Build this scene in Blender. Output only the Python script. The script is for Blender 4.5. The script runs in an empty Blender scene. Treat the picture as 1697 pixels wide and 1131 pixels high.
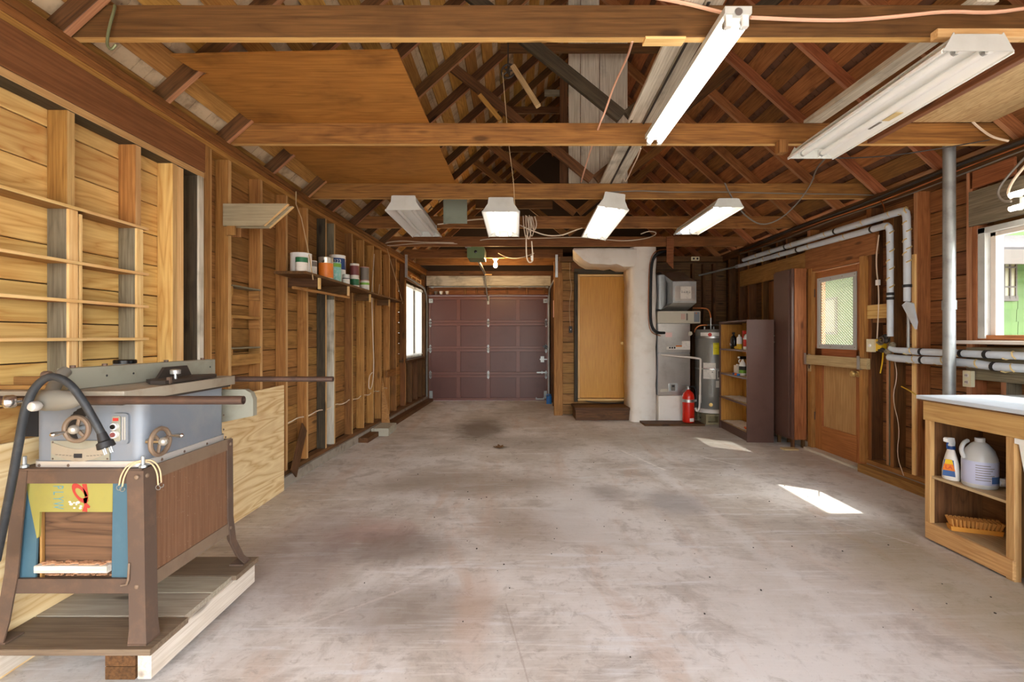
import bpy, bmesh, math, random
from mathutils import Vector, Matrix, Euler
random.seed(7)
R = math.radians
sc = bpy.context.scene
COL = sc.collection

# ------------------------------------------------------------------ camera, sky, sun, exposure
CAM_H, FPX = 1.30, 801.0
VPX, VPY = 855.0, 558.0
cam_d = bpy.data.cameras.new('camera')
cam = bpy.data.objects.new('camera', cam_d); COL.objects.link(cam)
cam.location = (0, 0, CAM_H); cam.rotation_euler = (R(90), 0, 0)
cam_d.sensor_width = 36; cam_d.lens = FPX / 1697 * 36
cam_d.shift_x = -(VPX - 848.5) / 1697; cam_d.shift_y = -(565.5 - VPY) / 1697
cam_d.clip_start = 0.02
sc.camera = cam

SUN_DIR = Vector((-1.0, 0.72, -1.62)).normalized()
w = bpy.data.worlds.new('world'); sc.world = w; w.use_nodes = True
nt = w.node_tree; nt.nodes.clear()
wo = nt.nodes.new('ShaderNodeOutputWorld'); bg = nt.nodes.new('ShaderNodeBackground')
sky = nt.nodes.new('ShaderNodeTexSky'); sky.sky_type = 'NISHITA'; sky.sun_disc = False
sky.sun_elevation = R(52); sky.sun_rotation = R(125); sky.air_density = 1.0; sky.dust_density = 2.5
hs = nt.nodes.new('ShaderNodeHueSaturation'); hs.inputs['Saturation'].default_value = 0.35
nt.links.new(sky.outputs[0], hs.inputs['Color']); nt.links.new(hs.outputs[0], bg.inputs[0])
bg.inputs[1].default_value = 0.78
nt.links.new(bg.outputs[0], wo.inputs[0])

sun_d = bpy.data.lights.new('sun', 'SUN'); sun_d.energy = 3.8; sun_d.angle = R(0.6); sun_d.color = (1, 0.95, 0.86)
sun = bpy.data.objects.new('sun', sun_d); COL.objects.link(sun)
sun.location = (4, -4, 8); sun.rotation_euler = SUN_DIR.to_track_quat('-Z', 'Y').to_euler()

vs = sc.view_settings
vs.view_transform = 'Standard'; vs.look = 'None'; vs.gamma = 1.0; vs.use_curve_mapping = False
vs.exposure = 1.28
try:
    sc.cycles.max_bounces = 10; sc.cycles.diffuse_bounces = 6; sc.cycles.use_denoising = True
    sc.cycles.sample_clamp_indirect = 6.0; sc.cycles.transparent_max_bounces = 12
    sc.cycles.caustics_reflective = False; sc.cycles.caustics_refractive = False
except Exception:
    pass

# ------------------------------------------------------------------ materials
def lin(c):
    o = []
    for v in c[:3]:
        v = v / 255.0
        o.append(v / 12.92 if v <= 0.04045 else ((v + 0.055) / 1.055) ** 2.4)
    return (o[0], o[1], o[2], 1.0)

M = {}
class NT:
    def __init__(s, name):
        s.m = bpy.data.materials.new(name); s.m.use_nodes = True
        s.t = s.m.node_tree; s.b = s.t.nodes['Principled BSDF']
    def n(s, typ, **kw):
        nd = s.t.nodes.new('ShaderNode' + typ)
        for k, v in kw.items(): setattr(nd, k, v)
        return nd
    def l(s, a, b): s.t.links.new(a, b)
    def math(s, op, a, b=None, clamp=False):
        nd = s.n('Math', operation=op, use_clamp=clamp)
        for i, v in enumerate((a, b)):
            if v is None: continue
            if isinstance(v, (int, float)): nd.inputs[i].default_value = v
            else: s.l(v, nd.inputs[i])
        return nd.outputs[0]
    def mix(s, f, a, b, mode='MIX'):
        nd = s.n('Mix', data_type='RGBA', blend_type=mode)
        for i, v in ((0, f), (6, a), (7, b)):
            if isinstance(v, (int, float)): nd.inputs[i].default_value = v
            elif isinstance(v, tuple): nd.inputs[i].default_value = v
            else: s.l(v, nd.inputs[i])
        return nd.outputs[2]
    def mapping(s, vec, scale, loc=(0, 0, 0)):
        nd = s.n('Mapping'); nd.inputs['Scale'].default_value = scale; nd.inputs['Location'].default_value = loc
        s.l(vec, nd.inputs[0]); return nd.outputs[0]
    def noise(s, vec, scale, detail=3, rough=.55, dist=0.0):
        nd = s.n('TexNoise'); nd.inputs['Scale'].default_value = scale; nd.inputs['Detail'].default_value = detail
        nd.inputs['Roughness'].default_value = rough; nd.inputs['Distortion'].default_value = dist
        s.l(vec, nd.inputs['Vector']); return nd.outputs[0]
    def ramp(s, f, lo, hi):
        nd = s.n('MapRange'); nd.inputs[1].default_value = lo; nd.inputs[2].default_value = hi
        nd.interpolation_type = 'SMOOTHSTEP'; s.l(f, nd.inputs[0]); return nd.outputs[0]
    def bump(s, h, strength=.2, dist=.004):
        nd = s.n('Bump'); nd.inputs['Strength'].default_value = strength; nd.inputs['Distance'].default_value = dist
        s.l(h, nd.inputs['Height']); s.l(nd.outputs[0], s.b.inputs['Normal'])
    def rnd_vec(s):
        tc = s.n('TexCoord'); oi = s.n('ObjectInfo')
        cx = s.n('CombineXYZ')
        for i, k in enumerate((17.3, 29.1, 43.7)): s.l(s.math('MULTIPLY', oi.outputs['Random'], k), cx.inputs[i])
        ad = s.n('VectorMath', operation='ADD'); s.l(tc.outputs['Object'], ad.inputs[0]); s.l(cx.outputs[0], ad.inputs[1])
        return ad.outputs[0], oi.outputs['Random']

def wood(key, light, dark, fig=.4, sc_=1.0, var=.22, rough=.62, blotch=None, bl_amt=.5, hue=.007, knots=.75, specks=0.0):
    s = NT(key); v, rnd = s.rnd_vec()
    n1 = s.noise(s.mapping(v, (1.1 * sc_, 8 * sc_, 8 * sc_)), 1.0, 2.5, .5, .5)
    ping = s.math('POWER', s.math('PINGPONG', s.math('MULTIPLY', n1, 16.0), 1.0), .55)
    n2 = s.noise(s.mapping(v, (3.0, 95, 95)), 1.0, 3, .6)
    n3 = s.noise(v, 2.6, 4, .6)
    f = s.math('ADD', s.math('MULTIPLY', ping, fig), s.math('MULTIPLY', s.ramp(n2, .3, .72), 1 - fig), True)
    c = s.mix(f, lin(dark), lin(light))
    # knots
    vo = s.n('TexVoronoi', feature='F1'); vo.inputs['Scale'].default_value = 1.0
    s.l(s.mapping(v, (1.6, 5.2, 5.2)), vo.inputs['Vector'])
    kn = s.ramp(vo.outputs['Distance'], .13, .05)
    dk = tuple(x * .35 for x in lin(dark)[:3]) + (1,)
    c = s.mix(s.math('MULTIPLY', kn, knots), c, dk)
    bc = lin(blotch) if blotch else tuple(x * .55 for x in lin(dark)[:3]) + (1,)
    c = s.mix(s.math('MULTIPLY', s.ramp(n3, .48, .78), bl_amt), c, bc)
    if specks:
        ns = s.noise(s.mapping(v, (110, 260, 160)), 1.0, 2, .5)
        c = s.mix(s.math('MULTIPLY', s.ramp(ns, .70, .76), specks), c, lin((226, 206, 184)))
    h = s.n('HueSaturation'); s.l(c, h.inputs['Color']); h.inputs['Saturation'].default_value = .97
    s.l(s.math('ADD', s.math('MULTIPLY', rnd, 2 * var), .96 - var), h.inputs['Value'])
    s.l(s.math('ADD', s.math('MULTIPLY', s.math('FRACT', s.math('MULTIPLY', rnd, 7.77)), 2 * hue), .511 - hue), h.inputs['Hue'])
    s.l(h.outputs[0], s.b.inputs['Base Color'])
    s.b.inputs['Roughness'].default_value = rough; s.b.inputs['Specular IOR Level'].default_value = .3
    s.bump(f, .25, .002)
    M[key] = s.m; return s.m

def paint(key, col, rough=.5, metal=0.0, dirt=None, amt=.35, dscale=6.0, var=0.0, spec=.5, lo=.45, hi=.75, bump=.0, trans=0.0):
    s = NT(key); v, rnd = s.rnd_vec(); c = None
    if dirt:
        n = s.noise(v, dscale, 5, .62)
        c = s.mix(s.math('MULTIPLY', s.ramp(n, lo, hi), amt), lin(col), lin(dirt))
        if bump: s.bump(n, bump, .004)
    if var:
        h = s.n('HueSaturation')
        if c is not None: s.l(c, h.inputs['Color'])
        else: h.inputs['Color'].default_value = lin(col)
        s.l(s.math('ADD', s.math('MULTIPLY', rnd, 2 * var), 1 - var), h.inputs['Value']); c = h.outputs[0]
    if c is not None: s.l(c, s.b.inputs['Base Color'])
    else: s.b.inputs['Base Color'].default_value = lin(col)
    s.b.inputs['Roughness'].default_value = rough; s.b.inputs['Metallic'].default_value = metal
    s.b.inputs['Specular IOR Level'].default_value = spec
    if trans: s.b.inputs['Transmission Weight'].default_value = trans
    M[key] = s.m; return s.m

def emit(key, col, strength):
    s = NT(key); s.b.inputs['Base Color'].default_value = (.9, .9, .9, 1)
    s.b.inputs['Emission Color'].default_value = lin(col); s.b.inputs['Emission Strength'].default_value = strength
    M[key] = s.m

# timbers
wood('pine_new', (242, 200, 128), (198, 132, 64), .7, .8, .10, blotch=(188, 120, 56), bl_amt=.35)
wood('pine_edge', (244, 204, 146), (222, 164, 100), .25, 1.0, .08, bl_amt=.15)
wood('pine_old', (178, 122, 68), (128, 78, 38), .4, 1.0, .16, bl_amt=.45)
wood('stud_lit_edge', (218, 172, 116), (184, 134, 84), .2, 1.0, .08, bl_amt=.2)
wood('joist_lit_edge', (226, 174, 112), (190, 130, 72), .2, 1.0, .05, bl_amt=.2)  # paler joist underside: light bounced off the floor is painted in
wood('red_lit_edge', (196, 134, 98), (160, 100, 70), .2, 1.0, .08, bl_amt=.2)
wood('fir_stud', (190, 130, 68), (138, 84, 38), .3, 1.0, .14, bl_amt=.3)
wood('fir_brown', (160, 98, 50), (108, 60, 28), .35, 1.0, .16, bl_amt=.45)
wood('fir_red', (172, 98, 60), (118, 58, 32), .35, 1.0, .16, bl_amt=.45)
wood('fir_dark', (118, 74, 42), (70, 42, 22), .4, 1.0, .2, bl_amt=.5)
wood('joist', (164, 104, 52), (104, 58, 24), .4, .8, .08, blotch=(84, 46, 20), bl_amt=.5)
wood('joist_shaded', (122, 76, 42), (82, 48, 24), .4, .8, .08, blotch=(64, 36, 18), bl_amt=.5)  # darker copy of the joist wood: weaker light on the nearest joist painted in
wood('header_brown', (142, 86, 52), (116, 66, 38), .15, 1.0, .05, bl_amt=.3)
wood('grey_wood', (150, 138, 116), (102, 90, 72), .35, 1.0, .12, bl_amt=.4)
wood('dark_grey_wood', (84, 72, 56), (50, 42, 32), .35, 1.0, .15, bl_amt=.4)
wood('ply_grey', (178, 162, 132), (152, 136, 108), .2, 1.0, .04, bl_amt=.3, knots=0.0)
wood('white_wood', (226, 218, 202), (182, 170, 150), .25, 1.0, .08, knots=0.0, blotch=(88, 78, 60), bl_amt=.75)
wood('roof_yellow', (206, 148, 74), (150, 92, 38), .4, 1.0, .24, bl_amt=.4)
wood('roof_red', (180, 106, 62), (124, 64, 34), .4, 1.0, .2, bl_amt=.5)
paint('shingle_red', (112, 76, 54), .8, dirt=(70, 46, 34), amt=.9, dscale=9)
paint('shingle', (206, 182, 148), .8, dirt=(120, 92, 66), amt=.8, dscale=7)
wood('ply_orange', (190, 118, 52), (142, 80, 30), .45, .8, .02, knots=0.0, blotch=(96, 54, 22), bl_amt=.6)
wood('ply_pale', (246, 218, 172), (206, 156, 100), .85, .9, .03, knots=0.0, blotch=(196, 120, 64), bl_amt=.25)
wood('osb', (216, 184, 136), (160, 118, 72), .6, 3.0, .05, knots=0.0)
wood('door_orange', (222, 152, 60), (200, 124, 42), .2, .6, .02, rough=.35, knots=0.0, blotch=(200, 132, 60), bl_amt=.3)
wood('door_red', (186, 106, 60), (146, 76, 40), .25, .8, .05, bl_amt=.25, rough=.5)
wood('door_panel', (196, 146, 100), (162, 108, 68), .3, .8, .05, bl_amt=.3)
wood('bench_pine', (212, 164, 108), (178, 124, 74), .5, 1.0, .08, bl_amt=.2)
wood('bench_dark', (136, 90, 54), (84, 50, 28), .6, 1.0, .08, bl_amt=.4)
wood('bench_shelf', (206, 178, 136), (168, 136, 96), .3, 1.0, .05, blotch=(140, 112, 80), bl_amt=.4)
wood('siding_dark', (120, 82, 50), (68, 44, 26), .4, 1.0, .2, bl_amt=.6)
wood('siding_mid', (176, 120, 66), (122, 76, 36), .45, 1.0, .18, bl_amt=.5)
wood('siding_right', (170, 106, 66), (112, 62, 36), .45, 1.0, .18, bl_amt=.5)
wood('saw_ply', (120, 84, 62), (68, 46, 34), .7, 1.4, .03, bl_amt=.2)
wood('hardboard', (128, 90, 66), (108, 72, 50), .1, 1.0, .03, knots=0.0, specks=.6, blotch=(140, 100, 76), bl_amt=.4)
wood('dolly_top', (128, 108, 88), (98, 80, 64), .3, 1.0, .08, bl_amt=.3)
wood('dolly_top_pale', (176, 164, 146), (140, 126, 110), .3, 1.0, .05, bl_amt=.3)
wood('dolly_white', (226, 214, 202), (196, 178, 162), .2, 1.0, .03, blotch=(160, 134, 110), bl_amt=.4)
wood('bookcase_inside', (200, 140, 58), (168, 108, 40), .3, 1.0, .04)
wood('pulley_stick', (206, 172, 132), (160, 122, 84), .3)
# painted, metal, plastic
paint('ext_dark', (60, 46, 36), .9)
paint('concrete_curb', (150, 140, 126), .9, dirt=(96, 84, 70), amt=.8, dscale=7, bump=.4)
paint('cinder', (176, 170, 152), .95, dirt=(120, 112, 96), amt=.6, dscale=18, bump=.5)
paint('cinder_olive', (152, 140, 108), .95, dirt=(100, 92, 68), amt=.6, dscale=18, bump=.5)
paint('garage_maroon', (98, 58, 50), .38, dirt=(84, 48, 40), amt=.5, dscale=3)
paint('garage_rail', (116, 72, 62), .36, dirt=(98, 60, 50), amt=.4, dscale=5)
paint('cab_brown', (92, 65, 55), .42, dirt=(74, 50, 42), amt=.5, dscale=4)
paint('white_wrap', (242, 236, 226), .6, dirt=(214, 200, 182), amt=.45, dscale=5, bump=.35)
paint('white_paint', (238, 236, 230), .4, dirt=(210, 206, 196), amt=.3)
paint('white_reflector', (244, 244, 240), .3)
paint('white_plastic', (240, 240, 236), .35)
paint('clear_plastic', (222, 222, 218), .3, trans=.35)
paint('lamp_grey', (206, 208, 202), .4, dirt=(170, 170, 160), amt=.3)
paint('stainless', (206, 200, 192), .28, .9, dirt=(150, 140, 130), amt=.5, dscale=3)
paint('galv', (190, 192, 190), .38, .85, dirt=(150, 152, 150), amt=.5, dscale=9)
paint('galv_dull', (168, 172, 172), .5, .6, dirt=(120, 122, 120), amt=.5, dscale=9)
paint('beige_metal', (200, 194, 176), .45)
paint('tank_grey', (132, 130, 124), .35, .1)
paint('black_rubber', (26, 26, 28), .6)
paint('cord_black', (38, 42, 46), .55, dirt=(80, 80, 78), amt=.4, dscale=20)
paint('black_gloss', (18, 18, 20), .25)
paint('copper', (214, 136, 84), .35, .85)
paint('red_ext', (214, 40, 24), .25)
paint('saw_blue', (126, 133, 142), .45, .15, dirt=(150, 150, 148), amt=.5, dscale=7)
paint('saw_table', (168, 158, 140), .5, .3, dirt=(122, 98, 74), amt=.7, dscale=5)
paint('fence_grey', (158, 156, 140), .5, .3, dirt=(124, 118, 100), amt=.5)
paint('chrome', (200, 196, 190), .2, .95)
paint('rust_steel', (92, 74, 62), .62, .2, dirt=(120, 92, 72), amt=.7, dscale=9, bump=.15)
paint('rust_pale', (130, 110, 90), .6, .25, dirt=(112, 86, 68), amt=.6, dscale=9)
paint('rail_pipe', (84, 66, 58), .45, .5, dirt=(120, 92, 76), amt=.5, dscale=12)
paint('aluminium', (210, 206, 200), .4, .5)
paint('paint_blue', (64, 96, 110), .6, dirt=(86, 114, 124), amt=.5)
paint('paint_yellow', (150, 142, 72), .6, dirt=(132, 124, 76), amt=.5, dscale=9)
paint('paint_red', (168, 56, 46), .6)
paint('paint_cyan', (92, 136, 142), .6)
paint('wall_ivory', (232, 224, 190), .4)
paint('yellow', (246, 230, 10), .5)
paint('yellow_cable', (226, 186, 30), .5)
paint('cable_white', (226, 208, 184), .5)
paint('cable_pink', (236, 186, 156), .5)
paint('cable_grey', (120, 112, 102), .55)
paint('cable_dark', (52, 46, 42), .6)
paint('rope_tan', (206, 180, 140), .8)
paint('rope_orange', (206, 150, 84), .8)
paint('brass', (214, 180, 112), .3, .45)
paint('opener_green', (112, 132, 84), .45, dirt=(90, 108, 64), amt=.4)
paint('blue_plastic', (24, 110, 190), .35)
paint('blue_dark', (32, 70, 130), .35)
paint('orange_plastic', (232, 110, 40), .4)
paint('orange_label', (226, 124, 36), .45, dirt=(180, 90, 40), amt=.6, dscale=14)
paint('green_label', (120, 176, 60), .5)
paint('teal_label', (130, 196, 186), .5, dirt=(210, 226, 226), amt=.8, dscale=30)
paint('dark_green', (40, 110, 70), .5)
paint('red_label', (196, 50, 40), .5)
paint('pink_label', (206, 150, 140), .5)
paint('maroon_label', (120, 60, 60), .5)
paint('tin', (196, 190, 176), .3, .6, dirt=(150, 140, 120), amt=.4)
paint('paper', (232, 226, 216), .8, dirt=(190, 186, 178), amt=.7, dscale=22)
paint('paper_pink', (232, 196, 190), .8)
paint('text_black', (30, 30, 34), .6)
paint('text_white', (240, 240, 240), .6)
paint('text_blue', (60, 96, 150), .6)
paint('label_lilac', (186, 190, 214), .5)
paint('brush_orange', (206, 140, 50), .7)
paint('bristle', (196, 136, 66), .8)
paint('sawdust', (190, 142, 104), .95, dirt=(160, 112, 80), amt=.6, dscale=60, bump=.5)
paint('bench_top', (206, 216, 224), .3, dirt=(176, 186, 192), amt=.4)
s = NT('blind_white'); df = s.n('BsdfDiffuse'); df.inputs[0].default_value = lin((242, 240, 236)); tl_ = s.n('BsdfTranslucent'); tl_.inputs[0].default_value = lin((244, 240, 234))
mx = s.n('MixShader'); mx.inputs[0].default_value = .7; s.l(df.outputs[0], mx.inputs[1]); s.l(tl_.outputs[0], mx.inputs[2]); s.l(mx.outputs[0], s.t.nodes['Material Output'].inputs[0]); M['blind_white'] = s.m
paint('duct_tape_white', (206, 216, 226), .55, dirt=(176, 180, 184), amt=.4, dscale=9)
paint('tape_yellow', (212, 186, 130), .6)
paint('attic_metal', (136, 142, 126), .6, .2, dirt=(106, 110, 96), amt=.6)
paint('cast_iron', (66, 58, 52), .6, .4)
paint('hook_green', (124, 128, 92), .45, .4)
paint('green_house', (76, 102, 46), .75, var=.10, dirt=(64, 88, 40), amt=.4)
paint('green_pale', (112, 136, 92), .6)
paint('grey_roof', (62, 56, 54), .8, dirt=(48, 44, 42), amt=.5)
paint('cream_pane', (132, 124, 92), .3)
paint('dark_trim', (74, 64, 54), .6)
paint('window_trim', (188, 190, 186), .55, dirt=(150, 150, 144), amt=.5)
paint('sill_white', (226, 216, 206), .5)
paint('mesh_metal', (168, 164, 140), .5, .0)
paint('cast_grey', (122, 118, 108), .45, .3, dirt=(150, 146, 136), amt=.5)
paint('frame_alu', (184, 188, 188), .45, .1)
paint('ground_ext', (176, 172, 162), .9, dirt=(140, 140, 126), amt=.5, dscale=1.5)
emit('tube_on', (255, 247, 236), 2.6)
emit('tube_blue', (206, 224, 255), 2.6)
emit('tube_warm', (255, 236, 206), 2.4)
emit('bulb_on', (255, 206, 140), 260.0)

# thin window glass: mostly see-through
s = NT('glass'); mt = s.t
gl = s.n('BsdfGlossy'); gl.inputs['Roughness'].default_value = .02
tr = s.n('BsdfTransparent'); tr.inputs[0].default_value = (.93, .96, .95, 1)
mx = s.n('MixShader'); mx.inputs[0].default_value = .06
s.l(tr.outputs[0], mx.inputs[1]); s.l(gl.outputs[0], mx.inputs[2]); s.l(mx.outputs[0], mt.nodes['Material Output'].inputs[0])
M['glass'] = s.m

# concrete floor: worn slab with oil, rust, pale drag marks and painted bench shade
s = NT('concrete')
tc = s.n('TexCoord'); v = tc.outputs['Object']
n1 = s.noise(v, .9, 7, .66, .4); n2 = s.noise(s.mapping(v, (1, 1, 1), (5, 3, 0)), 3.2, 8, .7, .5)
n3 = s.noise(v, 70, 4, .65); n4 = s.noise(s.mapping(v, (1.6, .35, 1), (9, 1, 0)), 1.8, 6, .65, .8)
n5 = s.noise(s.mapping(v, (.6, 5, 1), (2, 7, 0)), 2.0, 8, .68, .3); n6 = s.noise(s.mapping(v, (4, 60, 1)), 1.0, 4, .6)
n7 = s.noise(v, 14, 6, .7, .6)
c = s.mix(s.ramp(n1, .40, .60), lin((216, 211, 205)), lin((190, 181, 170)))
c = s.mix(s.math('MULTIPLY', s.ramp(n2, .49, .64), .55), c, lin((158, 147, 136)))
c = s.mix(s.math('MULTIPLY', s.ramp(n4, .53, .68), .45), c, lin((194, 168, 148)))
c = s.mix(s.math('MULTIPLY', s.ramp(n5, .53, .66), .6), c, lin((222, 222, 222)))
c = s.mix(s.math('MULTIPLY', s.ramp(n7, .53, .68), .5), c, lin((154, 144, 134)))
c = s.mix(s.math('MULTIPLY', s.ramp(n6, .5, .72), .35), c, lin((234, 231, 226)))
warp = s.math('MULTIPLY', s.math('SUBTRACT', n2, .5), 1.5)
sx = s.n('SeparateXYZ'); s.l(v, sx.inputs[0])
def blob(cx, cy, rx, ry, col, amt, c):
    dx = s.math('DIVIDE', s.math('SUBTRACT', sx.outputs[0], cx), rx)
    dy = s.math('DIVIDE', s.math('SUBTRACT', sx.outputs[1], cy), ry)
    d = s.math('SQRT', s.math('ADD', s.math('MULTIPLY', dx, dx), s.math('MULTIPLY', dy, dy)))
    f = s.ramp(s.math('ADD', d, warp), 1.15, .35)
    return s.mix(s.math('MULTIPLY', f, amt), c, lin(col))
c = blob(-.5, 6.8, .4, 1.0, (104, 92, 78), .8, c)
c = blob(-.18, 5.66, .1, .08, (70, 60, 50), .9, c)
c = blob(.75, 4.0, .22, .3, (140, 134, 130), .5, c)
c = blob(.1, 5.9, .8, .5, (126, 112, 92), .5, c)
c = blob(-.95, 3.2, .35, .3, (176, 144, 134), .6, c)
c = blob(-.75, 3.0, .5, .3, (110, 92, 82), .6, c)
c = blob(-.4, 4.3, 1.0, .45, (132, 116, 98), .5, c)
c = blob(-.55, 2.3, .45, .3, (128, 116, 106), .5, c)
c = blob(-.2, 2.3, .12, .5, (190, 160, 138), .4, c)
c = blob(.1, 3.3, .45, .4, (138, 118, 100), .4, c)
c = blob(2.35, 2.4, .6, 1.1, (160, 144, 104), .55, c)  # olive shade beside the bench, painted into the slab colour
c = blob(1.9, 6.2, 1.2, .8, (140, 128, 104), .35, c)
c = blob(-1.3, 2.9, .45, .9, (140, 122, 114), .5, c)
def streak(x0, y0, x1, y1, wd, col, amt, c):
    L = math.hypot(x1 - x0, y1 - y0); ux, uy = (x1 - x0)/L, (y1 - y0)/L
    rx = s.math('SUBTRACT', sx.outputs[0], x0); ry = s.math('SUBTRACT', sx.outputs[1], y0)
    al = s.math('ADD', s.math('MULTIPLY', rx, ux), s.math('MULTIPLY', ry, uy))
    ac = s.math('ABSOLUTE', s.math('SUBTRACT', s.math('MULTIPLY', ry, ux), s.math('MULTIPLY', rx, uy)))
    f = s.ramp(s.math('ADD', ac, s.math('MULTIPLY', s.math('SUBTRACT', n7, .5), wd*3)), wd, wd*.2)
    f = s.math('MULTIPLY', f, s.math('MULTIPLY', s.math('GREATER_THAN', al, 0), s.math('LESS_THAN', al, L)))
    return s.mix(s.math('MULTIPLY', f, amt), c, lin(col))
c = streak(1.33, 5.35, 1.52, 2.0, .09, (228, 226, 224), .35, c)
c = streak(1.37, 5.28, 2.75, 5.30, .012, (232, 226, 216), .7, c)
c = streak(1.2, 5.5, 1.45, 4.7, .02, (240, 236, 230), .7, c)
c = streak(2.05, 4.55, 2.7, 4.6, .02, (226, 220, 210), .6, c)
c = streak(2.0, 5.25, 2.25, 4.85, .015, (240, 236, 230), .7, c)
c = streak(-1.1, 2.05, -.55, 2.5, .012, (220, 212, 206), .3, c)
c = streak(1.95, 3.9, 2.5, 3.0, .012, (220, 212, 206), .5, c)
c = streak(-.05, 2.35, .05, 1.8, .006, (140, 120, 104), .35, c)
c = blob(1.25, 3.8, .3, .35, (150, 146, 146), .6, c)
c = blob(.45, 3.6, .35, .9, (214, 210, 206), .6, c)
c = blob(1.4, 2.4, .7, .8, (216, 210, 204), .45, c)
c = s.mix(s.math('MULTIPLY', s.ramp(n3, .60, .74), .45), c, lin((112, 102, 90)))
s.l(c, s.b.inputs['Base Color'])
s.b.inputs['Roughness'].default_value = .6; s.b.inputs['Specular IOR Level'].default_value = .35
s.bump(n3, .12, .003)
M['concrete'] = s.m

# ------------------------------------------------------------------ mesh helpers
ROOTM = {}
def link(o): COL.objects.link(o); return o
def tag(o, label=None, cat=None, group=None, kind=None):
    if label: o['label'] = label
    if cat: o['category'] = cat
    if group: o['group'] = group
    if kind: o['kind'] = kind
    return o
def thing(name, label, cat, loc=(0, 0, 0), rz=0.0, group=None):
    o = link(bpy.data.objects.new(name, None)); o.empty_display_size = .05
    o.location = loc; o.rotation_euler = (0, 0, rz)
    ROOTM[o] = Matrix.Translation(loc) @ Matrix.Rotation(rz, 4, 'Z')
    return tag(o, label, cat, group)
def wm(o): return ROOTM.get(o, Matrix.Identity(4))
def put(o, parent, mw):
    """world matrix mw, under parent"""
    if parent is not None:
        o.parent = parent; o.matrix_basis = wm(parent).inverted() @ mw
    else:
        o.matrix_basis = mw
    ROOTM[o] = mw
    return o

MESHC = {}
def cham(L, W, T, mat, ch=.002):
    """board mesh: length on X, width on Y, thickness on Z, all long edges eased"""
    k = (round(L, 3), round(W, 3), round(T, 3), mat, ch)
    if k in MESHC: return MESHC[k]
    me = bpy.data.meshes.new('board_mesh')
    c = min(ch, W * .25, T * .25); vs_ = []; fs = []
    prof = [(-W/2 + c, -T/2), (W/2 - c, -T/2), (W/2, -T/2 + c), (W/2, T/2 - c), (W/2 - c, T/2), (-W/2 + c, T/2), (-W/2, T/2 - c), (-W/2, -T/2 + c)]
    for x in (-L/2, L/2): vs_ += [(x, y, z) for y, z in prof]
    for i in range(8): j = (i + 1) % 8; fs.append((i, j, 8 + j, 8 + i))
    fs.append(tuple(range(7, -1, -1))); fs.append(tuple(range(8, 16)))
    me.from_pydata(vs_, [], fs); me.materials.append(M[mat]); me.update()
    MESHC[k] = me; return me

def bar(name, mat, p, q, w_, t, nrm, parent=None, ch=.002, **tg):
    """board from p to q (centre line); t is measured along nrm, w_ across it"""
    p = Vector(p); q = Vector(q); x = (q - p); L = x.length; x.normalize()
    z = Vector(nrm); z = (z - x * z.dot(x)).normalized(); y = z.cross(x)
    o = link(bpy.data.objects.new(name, cham(L, w_, t, mat, ch)))
    mw = Matrix((x, y, z)).transposed().to_4x4(); mw.translation = (p + q) / 2
    put(o, parent, mw)
    return tag(o, **tg) if tg else o

def slab(name, mat, lo, hi, parent=None, grain='auto', ch=.002, **tg):
    """axis aligned board between two corners, grain along its longest side"""
    lo = Vector(lo); hi = Vector(hi); d = hi - lo; c = (lo + hi) / 2
    ax = [0, 1, 2]; L = max(ax, key=lambda i: d[i]) if grain == 'auto' else 'xyz'.index(grain)
    rest = [i for i in ax if i != L]; Ti = min(rest, key=lambda i: d[i]); Wi = [i for i in rest if i != Ti][0]
    e = Vector((0, 0, 0)); e[L] = d[L] / 2; n = Vector((0, 0, 0)); n[Ti] = 1
    return bar(name, mat, c - e, c + e, d[Wi], d[Ti], n, parent, ch, **tg)

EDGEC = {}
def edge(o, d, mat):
    """sawn face looking along d: paler wood, with its brighter light painted in"""
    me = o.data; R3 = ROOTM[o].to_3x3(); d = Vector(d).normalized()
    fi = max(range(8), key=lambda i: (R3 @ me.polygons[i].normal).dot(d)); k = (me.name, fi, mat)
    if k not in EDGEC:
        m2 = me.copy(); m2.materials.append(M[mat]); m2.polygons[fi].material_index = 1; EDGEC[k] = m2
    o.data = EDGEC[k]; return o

def rotz(pt, piv, a):
    c, s_ = math.cos(a), math.sin(a); x, y = pt[0] - piv[0], pt[1] - piv[1]
    return Vector((piv[0] + c*x - s_*y, piv[1] + s_*x + c*y, pt[2]))

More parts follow.
